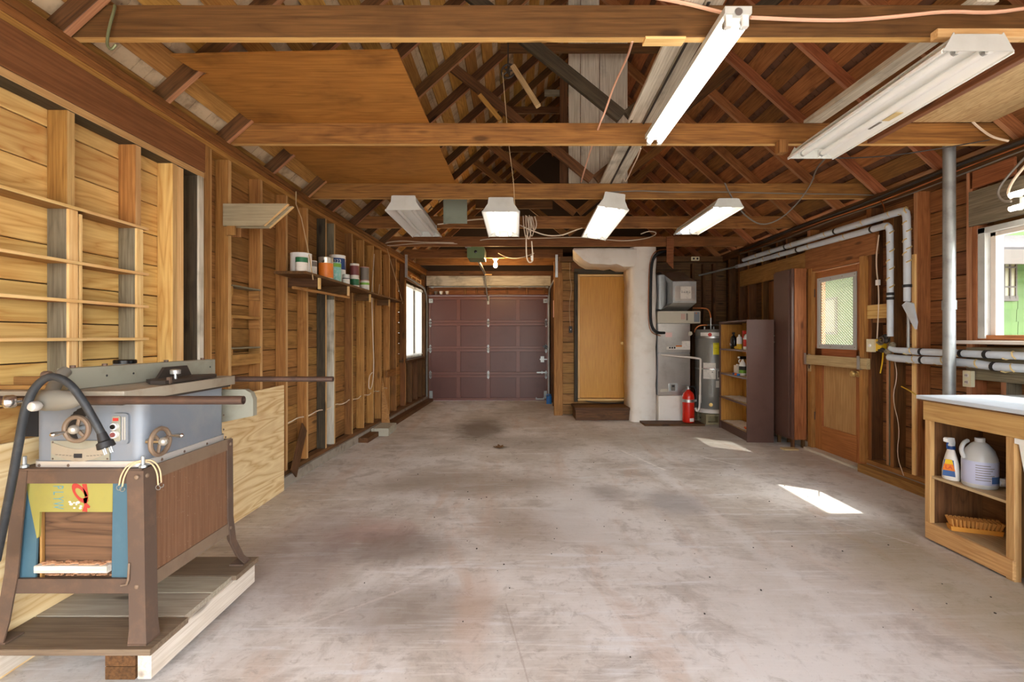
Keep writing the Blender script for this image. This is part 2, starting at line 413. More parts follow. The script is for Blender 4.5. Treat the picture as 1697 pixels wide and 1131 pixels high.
class MB:
    def __init__(s): s.v = []; s.f = []; s.mi = []; s.cur = 0; s.mats = []
    def use(s, m):
        if m not in s.mats: s.mats.append(m)
        s.cur = s.mats.index(m); return s
    def add(s, vs_, fs):
        b = len(s.v); s.v += [Vector(a) for a in vs_]
        for f in fs: s.f.append(tuple(b + i for i in f)); s.mi.append(s.cur)
        return s
    def box(s, lo, hi, rot=None, piv=None):
        x0, y0, z0 = lo; x1, y1, z1 = hi
        vs_ = [Vector(a) for a in ((x0,y0,z0),(x1,y0,z0),(x1,y1,z0),(x0,y1,z0),(x0,y0,z1),(x1,y0,z1),(x1,y1,z1),(x0,y1,z1))]
        if rot is not None:
            pv = Vector(piv) if piv else (Vector(lo) + Vector(hi)) / 2
            vs_ = [pv + rot @ (a - pv) for a in vs_]
        return s.add(vs_, [(0,3,2,1),(4,5,6,7),(0,1,5,4),(1,2,6,5),(2,3,7,6),(3,0,4,7)])
    def rbox(s, lo, hi, r=.01, n=3, axis=2):
        """box with rounded edges along axis"""
        lo = Vector(lo); hi = Vector(hi); a, b = [i for i in range(3) if i != axis]
        r = min(r, (hi[a]-lo[a])/2.01, (hi[b]-lo[b])/2.01); pr = []
        for cx, cy, a0 in ((hi[a]-r, hi[b]-r, 0), (lo[a]+r, hi[b]-r, 90), (lo[a]+r, lo[b]+r, 180), (hi[a]-r, lo[b]+r, 270)):
            for k in range(n + 1):
                t = R(a0 + 90*k/n); pr.append((cx + r*math.cos(t), cy + r*math.sin(t)))
        vs_ = []
        for z in (lo[axis], hi[axis]):
            for p in pr:
                q = [0, 0, 0]; q[a], q[b], q[axis] = p[0], p[1], z; vs_.append(q)
        m = len(pr); fs = [(i, (i+1) % m, m+(i+1) % m, m+i) for i in range(m)]
        fs += [tuple(range(m-1, -1, -1)), tuple(range(m, 2*m))]
        if axis == 1: fs = [f[::-1] for f in fs]
        return s.add(vs_, fs)
    def cyl(s, p, q, r, r2=None, n=16, cap=True):
        p = Vector(p); q = Vector(q); r2 = r if r2 is None else r2
        z = (q - p).normalized(); x = z.orthogonal().normalized(); y = z.cross(x); vs_ = []
        for c, rr in ((p, r), (q, r2)):
            vs_ += [c + (x*math.cos(2*math.pi*i/n) + y*math.sin(2*math.pi*i/n))*rr for i in range(n)]
        fs = [(i, (i+1) % n, n+(i+1) % n, n+i) for i in range(n)]
        if cap: fs += [tuple(range(n-1, -1, -1)), tuple(range(n, 2*n))]
        return s.add(vs_, fs)
    def tube(s, pts, r, n=8, cap=True, smooth=0, rf=None):
        pts = [Vector(a) for a in pts]
        for _ in range(smooth):
            new = [pts[0]]
            for a, b in zip(pts, pts[1:]): new += [a*.75 + b*.25, a*.25 + b*.75]
            pts = new + [pts[-1]]
        N = len(pts); vs_ = []; up = None
        for i, p in enumerate(pts):
            t = (pts[min(i+1, N-1)] - pts[max(i-1, 0)]).normalized()
            if up is None: up = t.orthogonal().normalized()
            up = up - t*up.dot(t)
            if up.length < 1e-6: up = t.orthogonal()
            up.normalize(); b = t.cross(up); rr = r if rf is None else rf(i/(N-1))
            vs_ += [p + (up*math.cos(2*math.pi*k/n) + b*math.sin(2*math.pi*k/n))*rr for k in range(n)]
        fs = []
        for i in range(N-1):
            for k in range(n): fs.append((i*n+k, i*n+(k+1) % n, (i+1)*n+(k+1) % n, (i+1)*n+k))
        if cap: fs += [tuple(range(n-1, -1, -1)), tuple(range((N-1)*n, N*n))]
        return s.add(vs_, fs)
    def lathe(s, org, prof, n=24, ax=(0, 0, 1), sx_=1.0, sy_=1.0):
        """profile of (radius, height) turned about ax at org"""
        z = Vector(ax).normalized(); x = Vector((1, 0, 0)) if abs(z.x) < .9 else Vector((0, 1, 0))
        x = (x - z*x.dot(z)).normalized(); y = z.cross(x); o = Vector(org); vs_ = []
        for r, h in prof:
            vs_ += [o + z*h + (x*math.cos(2*math.pi*i/n)*sx_ + y*math.sin(2*math.pi*i/n)*sy_)*r for i in range(n)]
        fs = []; m = len(prof)
        for j in range(m-1):
            for i in range(n): fs.append((j*n+i, j*n+(i+1) % n, (j+1)*n+(i+1) % n, (j+1)*n+i))
        fs += [tuple(range(n-1, -1, -1)), tuple(range((m-1)*n, m*n))]
        return s.add(vs_, fs)
    def prism(s, pts, d):
        """closed outline pts (3-D, planar) pushed along d"""
        pts = [Vector(a) for a in pts]; d = Vector(d); n = len(pts)
        nrm = Vector((0, 0, 0))
        for i in range(n): nrm += pts[i].cross(pts[(i+1) % n])
        if nrm.dot(d) > 0: pts = pts[::-1]
        vs_ = pts + [p + d for p in pts]
        return s.add(vs_, [tuple(range(n)), tuple(range(2*n-1, n-1, -1))] + [(i, n+i, n+(i+1) % n, (i+1) % n) for i in range(n)])
    def torus(s, c, ax, R_, r, n=24, m=8, a0=0, a1=360):
        z = Vector(ax).normalized(); x = z.orthogonal().normalized(); y = z.cross(x); c = Vector(c)
        full = abs(a1 - a0) >= 359.9
        pts = [c + (x*math.cos(R(a0 + (a1-a0)*i/n)) + y*math.sin(R(a0 + (a1-a0)*i/n)))*R_ for i in range(n + 1)]
        return s.tube(pts, r, m, cap=not full)
    def sphere(s, c, r, n=12, sx_=1, sy_=1, sz_=1):
        c = Vector(c); prof = []; vs_ = []; m = n // 2
        for j in range(m + 1):
            t = math.pi*(j + .0)/m; rr = max(math.sin(t), .02)
            vs_ += [c + Vector((rr*math.cos(2*math.pi*i/n)*sx_, rr*math.sin(2*math.pi*i/n)*sy_, -math.cos(t)*sz_))*r for i in range(n)]
        fs = []
        for j in range(m):
            for i in range(n): fs.append((j*n+i, j*n+(i+1) % n, (j+1)*n+(i+1) % n, (j+1)*n+i))
        fs += [tuple(range(n-1, -1, -1)), tuple(range(m*n, (m+1)*n))]
        return s.add(vs_, fs)
    def build(s, name, mat=None, parent=None, ang=38, origin=None, **tg):
        me = bpy.data.meshes.new(name)
        # origin at the base centre of the geometry
        xs = [p.x for p in s.v]; ys = [p.y for p in s.v]; zs = [p.z for p in s.v]
        o_ = Vector(((min(xs)+max(xs))/2, (min(ys)+max(ys))/2, min(zs))) if origin is None else Vector(origin)
        me.from_pydata([p - o_ for p in s.v], [], s.f)
        if s.mats:
            for m in s.mats: me.materials.append(M[m])
            me.polygons.foreach_set('material_index', s.mi)
        else: me.materials.append(M[mat])
        me.polygons.foreach_set('use_smooth', [True]*len(me.polygons))
        me.update()
        try: me.set_sharp_from_angle(angle=R(ang))
        except Exception: pass
        o = link(bpy.data.objects.new(name, me))
        put(o, parent, Matrix.Translation(o_))
        return tag(o, **tg) if tg else o

def text(name, body, size, loc, rot, mat, parent=None, ext=.0006, align='CENTER', sx_=1.0):
    cu = bpy.data.curves.new(name, 'FONT'); cu.body = body; cu.size = size; cu.extrude = ext
    cu.align_x = align; cu.align_y = 'CENTER'; cu.resolution_u = 2
    t = bpy.data.objects.new(name, cu); COL.objects.link(t)
    dg = bpy.context.evaluated_depsgraph_get(); me = bpy.data.meshes.new_from_object(t.evaluated_get(dg))
    bpy.data.objects.remove(t); bpy.data.curves.remove(cu)
    me.materials.clear(); me.materials.append(M[mat])
    o = link(bpy.data.objects.new(name, me))
    mw = Matrix.Translation(loc) @ Euler(rot).to_matrix().to_4x4() @ Matrix.Diagonal((sx_, 1, 1, 1))
    return put(o, parent, mw)

def copy_tree(o, mw, parent=None):
    """copy of a thing and its parts, moved so that its own matrix becomes mw"""
    def rec(a, par):
        c = a.copy(); COL.objects.link(c); c.parent = par
        for ch in list(a.children): rec(ch, c)
        return c
    c = rec(o, parent); c.matrix_basis = mw; ROOTM[c] = mw
    return c

def XL(y):
    """front face of the left wall's studs; the far half of that wall leans a little into the room"""
    return -2.0 if y <= 4.7 else -2.0 + .038*(y - 4.7)
def YL(px):
    """distance along the left wall of a stud seen at px"""
    y = 3.0
    for _ in range(40): y = -XL(y)*FPX/(VPX - px)
    return y
XR = 3.40      # stud faces of the right wall
XRS = 3.51     # its siding

# ------------------------------------------------------------------ the setting
def struct(o): o['kind'] = 'structure'; return o

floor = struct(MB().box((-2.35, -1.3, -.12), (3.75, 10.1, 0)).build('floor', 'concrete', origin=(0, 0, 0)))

def siding_rows(parent, matf, pt, a0, a1, z0, z1, h, nrm, holes=(), cuts=(), t=.02, gap=.005, name='siding_board'):
    """rows of horizontal boards; pt(a) -> (x, y) along the wall; holes = (a_lo, a_hi, z_lo, z_hi)"""
    z = z0
    row = 0
    while z < z1 - .03:
        zt = min(z + h, z1)
        segs = [(a0, a1, z, zt)]
        for (h0, h1, g0, g1) in holes:
            new = []
            for (s0, s1, q0, q1) in segs:
                if s1 <= h0 or s0 >= h1 or q1 <= g0 + .005 or q0 >= g1 - .005: new.append((s0, s1, q0, q1)); continue
                if s0 < h0: new.append((s0, h0, q0, q1))
                if s1 > h1: new.append((h1, s1, q0, q1))
                m0, m1 = max(s0, h0), min(s1, h1)
                if q0 < g0 - .02: new.append((m0, m1, q0, g0))
                if q1 > g1 + .02: new.append((m0, m1, g1, q1))
            segs = new
        for cut in cuts:
            c_ = cut + (.0 if row % 2 else .0)
            new = []
            for (s0, s1, q0, q1) in segs:
                if s0 + .05 < c_ < s1 - .05: new += [(s0, c_, q0, q1), (c_, s1, q0, q1)]
                else: new.append((s0, s1, q0, q1))
            segs = new
        for (s0, s1, q0, q1) in segs:
            p, q = pt(s0 + .001), pt(s1 - .001); zc = (q0 + q1)/2
            d = random.uniform(-.002, .002); n = Vector(nrm)
            bar(name, matf((s0 + s1)/2, zc), Vector((p[0], p[1], zc)) + n*d, Vector((q[0], q[1], zc)) + n*d, (q1 - q0) - gap, t, nrm, parent, .003)
        z = zt; row += 1

# ---- left wall
WIN_L = (8.22, 9.62, .92, 2.24)
def outer_left(z0, z1, a0, a1, b):
    ys = [a0] + [y for y in (4.7,) if a0 < y < a1] + [a1]
    for y0, y1 in zip(ys, ys[1:]):
        b.prism([(XL(y0) - .135, y0, z0), (XL(y1) - .135, y1, z0), (XL(y1) - .155, y1, z0), (XL(y0) - .155, y0, z0)], (0, 0, z1 - z0))
b = MB(); outer_left(0, 2.62, -1.0, WIN_L[0], b); outer_left(0, 2.62, WIN_L[1], 9.9, b)
outer_left(0, WIN_L[2], WIN_L[0], WIN_L[1], b); outer_left(WIN_L[3], 2.62, WIN_L[0], WIN_L[1], b)
wl = struct(b.build('wall_left', 'ext_dark', origin=(-2.1, 0, 0)))
ROOTM[wl] = Matrix.Translation((-2.1, 0, 0))
def mat_left(a, z):
    if a < 3.12: return 'pine_new'
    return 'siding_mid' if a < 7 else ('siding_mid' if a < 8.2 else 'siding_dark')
siding_rows(wl, mat_left, lambda a: (XL(a) - .102, a), -1.0, 9.85, .135, 2.60, .175, (1, 0, 0), [WIN_L], [1.0, 3.12, 4.7, 6.35, 8.2])
# curb, plates
def lbar(name, mat, y0, y1, zc, wz, x0, x1, parent=wl, **k):
    """timber along the left wall: x0/x1 measured from the stud face"""
    ys = [y0] + [y for y in (4.7,) if y0 < y < y1] + [y1]
    for a, c in zip(ys, ys[1:]):
        xm = (x0 + x1)/2
        o = bar(name, mat, (XL(a) + xm, a, zc), (XL(c) + xm, c, zc), wz, abs(x1 - x0), (1, 0, 0), parent, **k)
        if name == 'header_plate': edge(o, (1, 0, 0), 'stud_lit_edge')
lbar('concrete_curb', 'concrete_curb', -1.0, 9.8, .045, .09, -.15, .025)
lbar('bottom_plate', 'fir_dark', -1.0, 9.8, .111, .04, -.09, 0)
lbar('top_plate', 'fir_stud', -1.0, 9.85, 2.55, .038, -.09, .0)
lbar('top_plate', 'fir_brown', -1.0, 9.85, 2.588, .036, -.09, .004)
lbar('top_plate', 'fir_brown', -1.0, 9.85, 2.625, .036, -.09, .012)
lbar('header', 'header_brown', .3, 3.094, 2.44, .18, -.088, .012)
lbar('header_plate', 'dark_grey_wood', .3, 3.094, 2.33, .04, -.088, .004)
lbar('floor_board', 'fir_dark', 5.9, 9.7, .03, .06, .03, .15)

def lstud(y, mat, z0=.131, z1=2.53, t=.04, depth=.09, proud=0.0, parent=wl):
    """y is the near edge of the stud"""
    x = XL(y)
    o = slab('stud', mat, (x - depth, y, z0), (x + proud, y + t, z1), parent)
    return edge(o, (1, 0, 0), 'stud_lit_edge') if mat in ('fir_stud', 'fir_brown', 'pine_new', 'dark_grey_wood', 'grey_wood') else o
lstud(.55, 'fir_stud', z1=2.31); lstud(1.05, 'fir_stud', z1=2.31); lstud(1.65, 'fir_stud', z1=2.31)
lstud(2.153, 'fir_stud', 1.89, 2.31); lstud(2.153, 'grey_wood', .131, 1.89, proud=-.004)
slab('shelf_upright', 'pine_edge', (-2.004, 2.153, .3), (-1.992, 2.20, 1.87), wl)
slab('shelf_upright', 'pine_edge', (-2.004, 2.21, .3), (-1.994, 2.225, 1.86), wl)
lstud(2.54, 'fir_stud', 1.89, 2.31); lstud(2.54, 'grey_wood', .131, 1.89, proud=-.004)
slab('shelf_upright', 'pine_edge', (-2.004, 2.54, .3), (-1.992, 2.585, 1.87), wl)
lstud(2.815, 'pine_new', z1=2.31); lstud(2.857, 'pine_edge', z1=2.31, t=.06, proud=-.005)
lstud(3.03, 'dark_grey_wood', z1=2.31); slab('stud_facing', 'white_wood', (-2.0, 3.03, .3), (-1.985, 3.075, 2.31), wl)
lstud(3.095, 'pine_old', z1=2.53, t=.05, proud=.012); lstud(3.15, 'fir_brown', z1=2.53, t=.03)
STUDS = [(378, 'fir_stud'), (431, 'fir_stud'), (473.5, 'fir_stud'), (508, 'fir_stud'), (539, 'dark_grey_wood'), (553.5, 'grey_wood'), (583, 'fir_brown'), (602, 'fir_stud'),
         (618, 'fir_stud'), (631, 'fir_stud'), (645, 'fir_stud'), (656, 'fir_brown')]
STUDY = []
for px, m in STUDS:
    y = YL(px); STUDY.append(y); lstud(y, m)
for y in (8.6, 9.0, 9.35): lstud(y, 'fir_dark', z1=.86)
lstud(8.16, 'fir_brown', t=.05); lstud(9.64, 'fir_dark', t=.05)
# grey face on the pale stud
y = STUDY[5]; slab('stud_facing', 'white_wood', (XL(y) - .09, y - .012, .13), (XL(y) + .004, y, 1.70), wl)
# blocking between studs seen beside the bracket, and little shelves in the next bay
ya, yb = STUDY[0] + .04, STUDY[1]
for z, dz in ((1.655, .012), (1.43, .022), (1.21, .012), (1.09, .08)):
    slab('blocking', 'grey_wood' if dz < .02 else 'pine_old', (-2.09, ya, z), (-1.995, yb, z + dz), wl)
for z in (1.58, 1.36, 1.14):
    slab('shelf_cleat', 'pine_old', (-2.08, yb - .02, z), (-2.0, yb, z + .075), wl)
    slab('shelf_cleat', 'pine_old', (-2.08, ya, z), (-2.0, ya + .02, z + .075), wl)

# left window with its blind
wn = struct(MB().box((XL(8.9) - .13, WIN_L[0] - .03, WIN_L[2] - .04), (XL(8.9) - .02, WIN_L[1] + .03, WIN_L[2])).build('window_1', 'dark_trim'))
ROOTM[wn] = wn.matrix_basis.copy()
xw = lambda y: XL(y)
for nm, y0, y1, z0, z1 in (('window_frame', 8.22, 8.27, .92, 2.24), ('window_frame', 9.57, 9.62, .92, 2.24), ('window_frame', 8.9, 8.95, .92, 2.24), ('window_frame', 8.22, 9.62, 2.19, 2.24), ('window_frame', 8.22, 9.62, .92, .97)):
    slab(nm, 'white_wood', (xw(y0) - .12, y0, z0), (xw(y0) - .06, y1, z1), wn)
slab('window_casing', 'fir_brown', (xw(8.1) - .01, 8.10, .86), (xw(8.1) + .012, 8.2, 2.36), wn)
slab('window_casing', 'fir_brown', (xw(8.9) - .03, 8.10, 2.26), (xw(8.9) + .012, 9.72, 2.42), wn)
slab('window_sill', 'fir_dark', (xw(8.9) - .12, 8.12, .86), (xw(8.9) + .02, 9.72, .90), wn)
MB().add([(xw(8.22) - .1, 8.24, .95), (xw(9.6) - .1, 9.6, .95), (xw(9.6) - .1, 9.6, 2.21), (xw(8.22) - .1, 8.24, 2.21)], [(0, 1, 2, 3)]).build('glass_pane', 'glass', wn)
for (y0, y1, lab) in ((8.26, 8.92, 'white slatted blind hanging in the window half nearer the paint shelf'), (8.94, 9.58, 'white slatted blind hanging in the window half nearer the garage door')):
    x = XL((y0 + y1)/2) - .04
    bl = thing('window_blind', lab, 'blind', (x, (y0 + y1)/2, .93), 0, 'blinds in the side window')
    slab('headrail', 'blind_white', (x - .02, y0, 2.17), (x + .02, y1, 2.21), bl)
    slab('bottom_rail', 'blind_white', (x - .014, y0, .955), (x + .014, y1, .97), bl)
    zb = .985
    while zb < 2.165:
        bar('slat', 'blind_white', (x, y0 + .004, zb), (x, y1 - .004, zb), .027, .0014, (.93, 0, .36), bl, .0003); zb += .0222
bo = thing('wooden_valance', 'small pale slatted wooden rack fixed above the side window', 'rack', (XL(8.7) + .02, 8.75, 2.28))
for z in (2.29, 2.35): slab('rail', 'pine_edge', (XL(8.7) + .014, 8.35, z), (XL(8.7) + .035, 9.2, z + .022), bo)
for y in (8.36, 8.75, 9.16): slab('upright', 'pine_edge', (XL(8.7) + .035, y, 2.285), (XL(8.7) + .05, y + .03, 2.375), bo)

# ---- right wall
DOOR_R = (4.70, 5.56, 0, 2.06); WIN_R = (2.25, 3.55, 1.29, 2.09)
b = MB()
for (y0, y1, z0, z1) in ((-1, WIN_R[0], 0, 2.62), (WIN_R[0], WIN_R[1], 0, WIN_R[2]), (WIN_R[0], WIN_R[1], WIN_R[3], 2.62), (WIN_R[1], DOOR_R[0], 0, 2.62), (DOOR_R[0], DOOR_R[1], DOOR_R[3], 2.62), (DOOR_R[1], 9.9, 0, 2.62)):
    b.box((3.535, y0, z0), (3.555, y1, z1))
wr = struct(b.build('wall_right', 'ext_dark', origin=(3.55, 0, 0))); ROOTM[wr] = Matrix.Translation((3.55, 0, 0))
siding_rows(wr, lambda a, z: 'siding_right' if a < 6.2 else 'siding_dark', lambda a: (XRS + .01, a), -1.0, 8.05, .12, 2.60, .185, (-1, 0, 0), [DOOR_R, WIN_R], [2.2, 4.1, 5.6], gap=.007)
slab('concrete_curb', 'concrete_curb', (3.38, -1, 0), (3.6, 4.66, .08), wr); slab('concrete_curb', 'concrete_curb', (3.38, 5.6, 0), (3.6, 8, .08), wr)
slab('bottom_plate', 'fir_stud', (3.38, -1, .08), (XRS, 4.66, .12), wr); slab('bottom_plate', 'fir_dark', (3.38, 5.6, .08), (XRS, 8, .12), wr)
slab('sill_timber', 'pine_old', (3.29, 3.15, .0), (3.37, 4.655, .075), label='long pine sill timber on the floor along the pipe wall', cat='timber')
for z in (2.55, 2.588, 2.625): slab('top_plate', 'fir_dark', (XR, -1, z - .018), (XRS, 8.05, z + .018), wr)
def rstud(y, mat, z0=.12, z1=2.53, t=.04, proud=0.0, x0=XR): return edge(slab('stud', mat, (x0 - proud, y, z0), (XRS, y + t, z1), wr), (-1, 0, 0), 'red_lit_edge' if mat != 'fir_dark' else 'fir_brown')
# y is the near edge
rstud(.6, 'fir_red'); rstud(1.2, 'fir_red'); rstud(1.8, 'fir_red'); rstud(2.18, 'fir_red', t=.05)
rstud(3.60, 'fir_red', t=.05); rstud(4.09, 'fir_red', t=.045); rstud(4.35, 'fir_dark', z1=2.4, t=.04); rstud(4.42, 'grey_wood', z1=2.3, t=.03, proud=-.01)
rstud(4.62, 'fir_dark', t=.07); rstud(5.58, 'fir_brown', t=.06)
for y in (6.05, 6.28, 6.65, 7.05, 7.35, 7.7): rstud(y, 'fir_dark')
slab('stud_facing', 'pine_edge', (3.385, 4.10, .12), (3.40, 4.135, 2.0), wr)
slab('blocking', 'fir_brown', (XR + .01, 4.46, 1.43), (XRS, 4.62, 1.55), wr); slab('blocking', 'pine_new', (3.385, 4.36, 1.47), (3.40, 4.66, 1.60), wr)
slab('header', 'grey_wood', (3.39, 2.2, 2.12), (3.42, 3.62, 2.38), wr)
slab('header', 'fir_red', (3.38, 4.55, 2.08), (3.42, 5.65, 2.30), wr)
slab('header', 'pine_old', (3.38, 5.66, 2.05), (3.42, 7.3, 2.28), wr)
slab('blocking', 'fir_red', (3.40, 3.3, 2.40), (3.42, 3.62, 2.53), wr)
slab('window_backboard', 'fir_brown', (3.48, 6.1, 1.0), (3.50, 6.65, 2.05), wr)
slab('blocking', 'grey_wood', (3.40, 2.2, .98), (3.43, 3.65, 1.22), wr)
# horizontal member under the window and short cripple studs
for y in (2.5, 2.95, 3.35): rstud(y, 'grey_wood', z1=.98)

# right window
w2 = struct(slab('window_2', 'sill_white', (3.335, 2.15, 1.245), (3.56, 3.70, 1.27))); ROOTM[w2] = w2.matrix_basis.copy()
for lo, hi, m in (((3.385, 3.55, 1.27), (3.56, 3.585, 2.115), 'fir_red'), ((3.385, 2.2, 1.27), (3.56, 2.25, 2.115), 'fir_red'),
                  ((3.39, 3.495, 1.285), (3.53, 3.55, 2.09), 'window_trim'), ((3.39, 2.25, 1.285), (3.53, 2.30, 2.09), 'window_trim'),
                  ((3.39, 2.25, 2.05), (3.53, 3.55, 2.09), 'window_trim'), ((3.40, 2.25, 1.272), (3.53, 3.55, 1.31), 'fir_red'),
                  ((3.43, 3.455, 1.31), (3.47, 3.495, 2.05), 'sill_white'), ((3.43, 2.30, 2.02), (3.47, 3.495, 2.05), 'sill_white')):
    slab('window_frame', m, lo, hi, w2)
MB().add([(3.45, 2.30, 1.31), (3.45, 3.495, 1.31), (3.45, 3.495, 2.05), (3.45, 2.30, 2.05)], [(0, 1, 2, 3)]).build('glass_pane', 'glass', w2)

# ---- inner partition with the house door
DOOR_I = (1.02, 1.88, .25, 2.34)
wi = struct(MB().box((.72, 8.06, 0), (DOOR_I[0], 8.10, 2.62)).box((DOOR_I[1], 8.06, 0), (3.55, 8.10, 2.62)).box((DOOR_I[0], 8.06, 0), (DOOR_I[1], 8.10, DOOR_I[2])).box((DOOR_I[0], 8.06, DOOR_I[3]), (DOOR_I[1], 8.10, 2.62)).build('wall_inner', 'ext_dark', origin=(0, 8.1, 0)))
ROOTM[wi] = Matrix.Translation((0, 8.1, 0))
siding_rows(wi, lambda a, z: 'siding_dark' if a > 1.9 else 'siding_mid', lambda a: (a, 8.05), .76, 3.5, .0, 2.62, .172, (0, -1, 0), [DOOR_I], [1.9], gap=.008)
slab('post', 'fir_stud', (.63, 7.95, 0), (.77, 8.02, 2.35), wi); slab('post', 'fir_brown', (.635, 8.02, 0), (.76, 8.12, 2.55), wi)
for x in (2.9, 3.08, 3.25): slab('stud', 'fir_dark', (x, 7.95, 0), (x + .04, 8.04, 2.5), wi)
slab('top_plate', 'fir_dark', (.72, 7.95, 2.53), (3.5, 8.04, 2.62), wi)
slab('header', 'fir_brown', (.92, 8.0, 2.38), (1.75, 8.035, 2.6), wi)
d2 = struct(slab('door_2', 'door_orange', (1.058, 8.0, .285), (1.833, 8.04, 2.29), grain='z')); ROOTM[d2] = d2.matrix_basis.copy()
for lo, hi in (((.965, 7.97, .22), (1.02, 8.06, 2.36)), ((1.875, 7.97, .22), (1.93, 8.06, 2.36)), ((.965, 7.97, 2.34), (1.93, 8.06, 2.42))): slab('door_casing', 'dark_grey_wood', lo, hi, d2)
for lo, hi in (((1.025, 7.985, .26), (1.055, 8.03, 2.33)), ((1.838, 7.985, .26), (1.87, 8.03, 2.33)), ((1.025, 7.985, 2.295), (1.87, 8.03, 2.33))): slab('door_stop', 'pine_edge', lo, hi, d2)
slab('threshold', 'pine_edge', (1.02, 7.93, .245), (1.88, 8.05, .275), d2)
MB().lathe((1.765, 8.0, 1.19), [(.03, 0), (.03, .008), (.012, .012), (.012, .035), (.028, .042), (.032, .06), (.024, .075), (.002, .078)], 20, (0, -1, 0)).build('door_knob', 'brass', d2)
MB().tube([(1.0, 7.96, .3), (1.0, 7.95, .28), (1.3, 7.94, .20), (1.9, 7.95, .21)], .008, 6, smooth=2).build('cable', 'cable_dark', d2)
st = thing('door_step', 'low dark wooden step below the orange house door', 'step', (1.37, 7.7, 0))
slab('tread', 'fir_dark', (.91, 7.46, .16), (1.84, 7.93, .20), st); slab('riser', 'fir_dark', (.925, 7.48, 0), (1.82, 7.51, .16), st)
for x in (.93, 1.79): slab('side_board', 'fir_dark', (x, 7.51, 0), (x + .03, 7.93, .16), st)

# bay side wall beside the garage door
wb = struct(MB().box((.80, 8.1, 0), (.82, 9.9, 2.62)).build('wall_bay', 'ext_dark', origin=(.8, 8.1, 0))); ROOTM[wb] = Matrix.Translation((.8, 8.1, 0))
siding_rows(wb, lambda a, z: 'siding_dark', lambda a: (.785, a), 8.12, 9.85, 0, 2.6, .175, (-1, 0, 0))
for y in (8.5, 9.0, 9.5): slab('stud', 'fir_dark', (.69, y, 0), (.775, y + .04, 2.5), wb)

# ---- far wall with the garage door
wk = struct(MB().box((-2.2, 9.9, 0), (-1.80, 9.95, 2.62)).box((.68, 9.9, 0), (3.6, 9.95, 2.62)).box((-1.80, 9.9, 2.12), (.68, 9.95, 2.62)).prism([(-2.4, 9.95, 2.62), (3.9, 9.95, 2.62), (.75, 9.95, 5.3)], (0, -.04, 0)).build('wall_back', 'ext_dark', origin=(0, 9.95, 0)))
ROOTM[wk] = Matrix.Translation((0, 9.95, 0))
slab('header', 'white_wood', (-1.80, 9.72, 2.32), (.70, 9.76, 2.52), wk); slab('header', 'fir_dark', (-1.85, 9.74, 2.52), (.75, 9.80, 2.62), wk)
slab('backboard', 'fir_red', (-1.8, 9.87, 2.1), (.68, 9.89, 2.32), wk)
slab('ledge', 'garage_maroon', (-1.78, 9.76, 2.12), (.66, 9.87, 2.15), wk)
for x in (-1.05, -.82, -.63, -.2, .2, .55): slab('cripple_stud', 'fir_brown', (x, 9.83, 2.15), (x + .04, 9.87, 2.31), wk)
for x in (-1.80, .66): slab('door_jamb', 'fir_dark', (x - .01, 9.80, 0), (x + .03, 9.88, 2.3), wk)

GX0, GX1, GY, GH = -1.765, .645, 9.78, 2.10
d1 = struct(slab('door_1', 'garage_maroon', (GX0, GY + .02, .005), (GX1, GY + .04, GH))); ROOTM[d1] = d1.matrix_basis.copy()
CW = (GX1 - GX0)/4; RH = GH/4
for r in range(4):
    z0, z1 = r*RH, (r + 1)*RH
    for a, c in ((z0 + .004, z0 + .055), (z1 - .055, z1 - .003)): slab('rail', 'garage_rail', (GX0, GY - .004, a), (GX1, GY + .02, c), d1)
    for c in range(5):
        xc = GX0 + c*CW; xa, xb = max(GX0, xc - .04), min(GX1, xc + .04)
        slab('stile', 'garage_rail', (xa, GY - .001, z0 + .055), (xb, GY + .02, z1 - .055), d1)
    for c in range(4): slab('panel', 'garage_maroon', (GX0 + c*CW + .041, GY + .012, z0 + .056), (GX0 + (c + 1)*CW - .041, GY + .02, z1 - .056), d1, grain='x', ch=.006)
for x in (GX0 + .035, (GX0 + GX1)/2, GX1 - .035):
    for z in (RH, 2*RH, 3*RH):
        MB().prism([(x, GY - .004, z + .09), (x + .028, GY - .004, z + .045), (x + .014, GY - .004, z + .006), (x + .014, GY - .004, z - .006), (x + .028, GY - .004, z - .045), (x, GY - .004, z - .09), (x - .028, GY - .004, z - .045), (x - .014, GY - .004, z - .006), (x - .014, GY - .004, z + .006), (x - .028, GY - .004, z + .045)], (0, .003, 0)).cyl((x - .03, GY - .008, z), (x + .03, GY - .008, z), .008, n=8).build('hinge', 'galv', d1)
for x in (GX0 + .03, GX1 - .07):
    MB().box((x - .02, GY - .03, 1.98), (x + .06, GY, 2.06)).cyl((x, GY - .04, 2.02), (x + .04, GY - .04, 2.02), .012, n=8).build('top_roller', 'galv', d1)
    MB().box((x - .01, GY - .03, .05), (x + .05, GY, .2)).build('bottom_bracket', 'galv_dull', d1)
MB().box((.42, GY - .03, .56), (.60, GY - .01, .585)).box((.52, GY - .02, .545), (.535, GY, .60)).build('slide_bolt', 'galv', d1)
MB().box((.50, GY - .012, .78), (.57, GY, .90)).cyl((.535, GY - .05, .84), (.535, GY, .84), .018, n=12).box((.48, GY - .06, .83), (.63, GY - .045, .85)).build('lock_handle', 'galv', d1)
MB().box((.54, GY - .05, 1.08), (.64, GY - .03, 1.11)).box((.58, GY - .04, 1.06), (.62, GY, 1.13)).build('lift_handle', 'black_gloss', d1)
MB().box((.40, GY - .04, .03), (.57, GY - .02, .05)).box((.40, GY - .03, .03), (.42, GY, .07)).box((.55, GY - .03, .03), (.57, GY, .07)).build('bottom_handle', 'galv_dull', d1)
MB().box((-.58, GY - .012, 1.95), (-.54, GY, 2.12)).build('operator_bracket', 'galv_dull', d1)

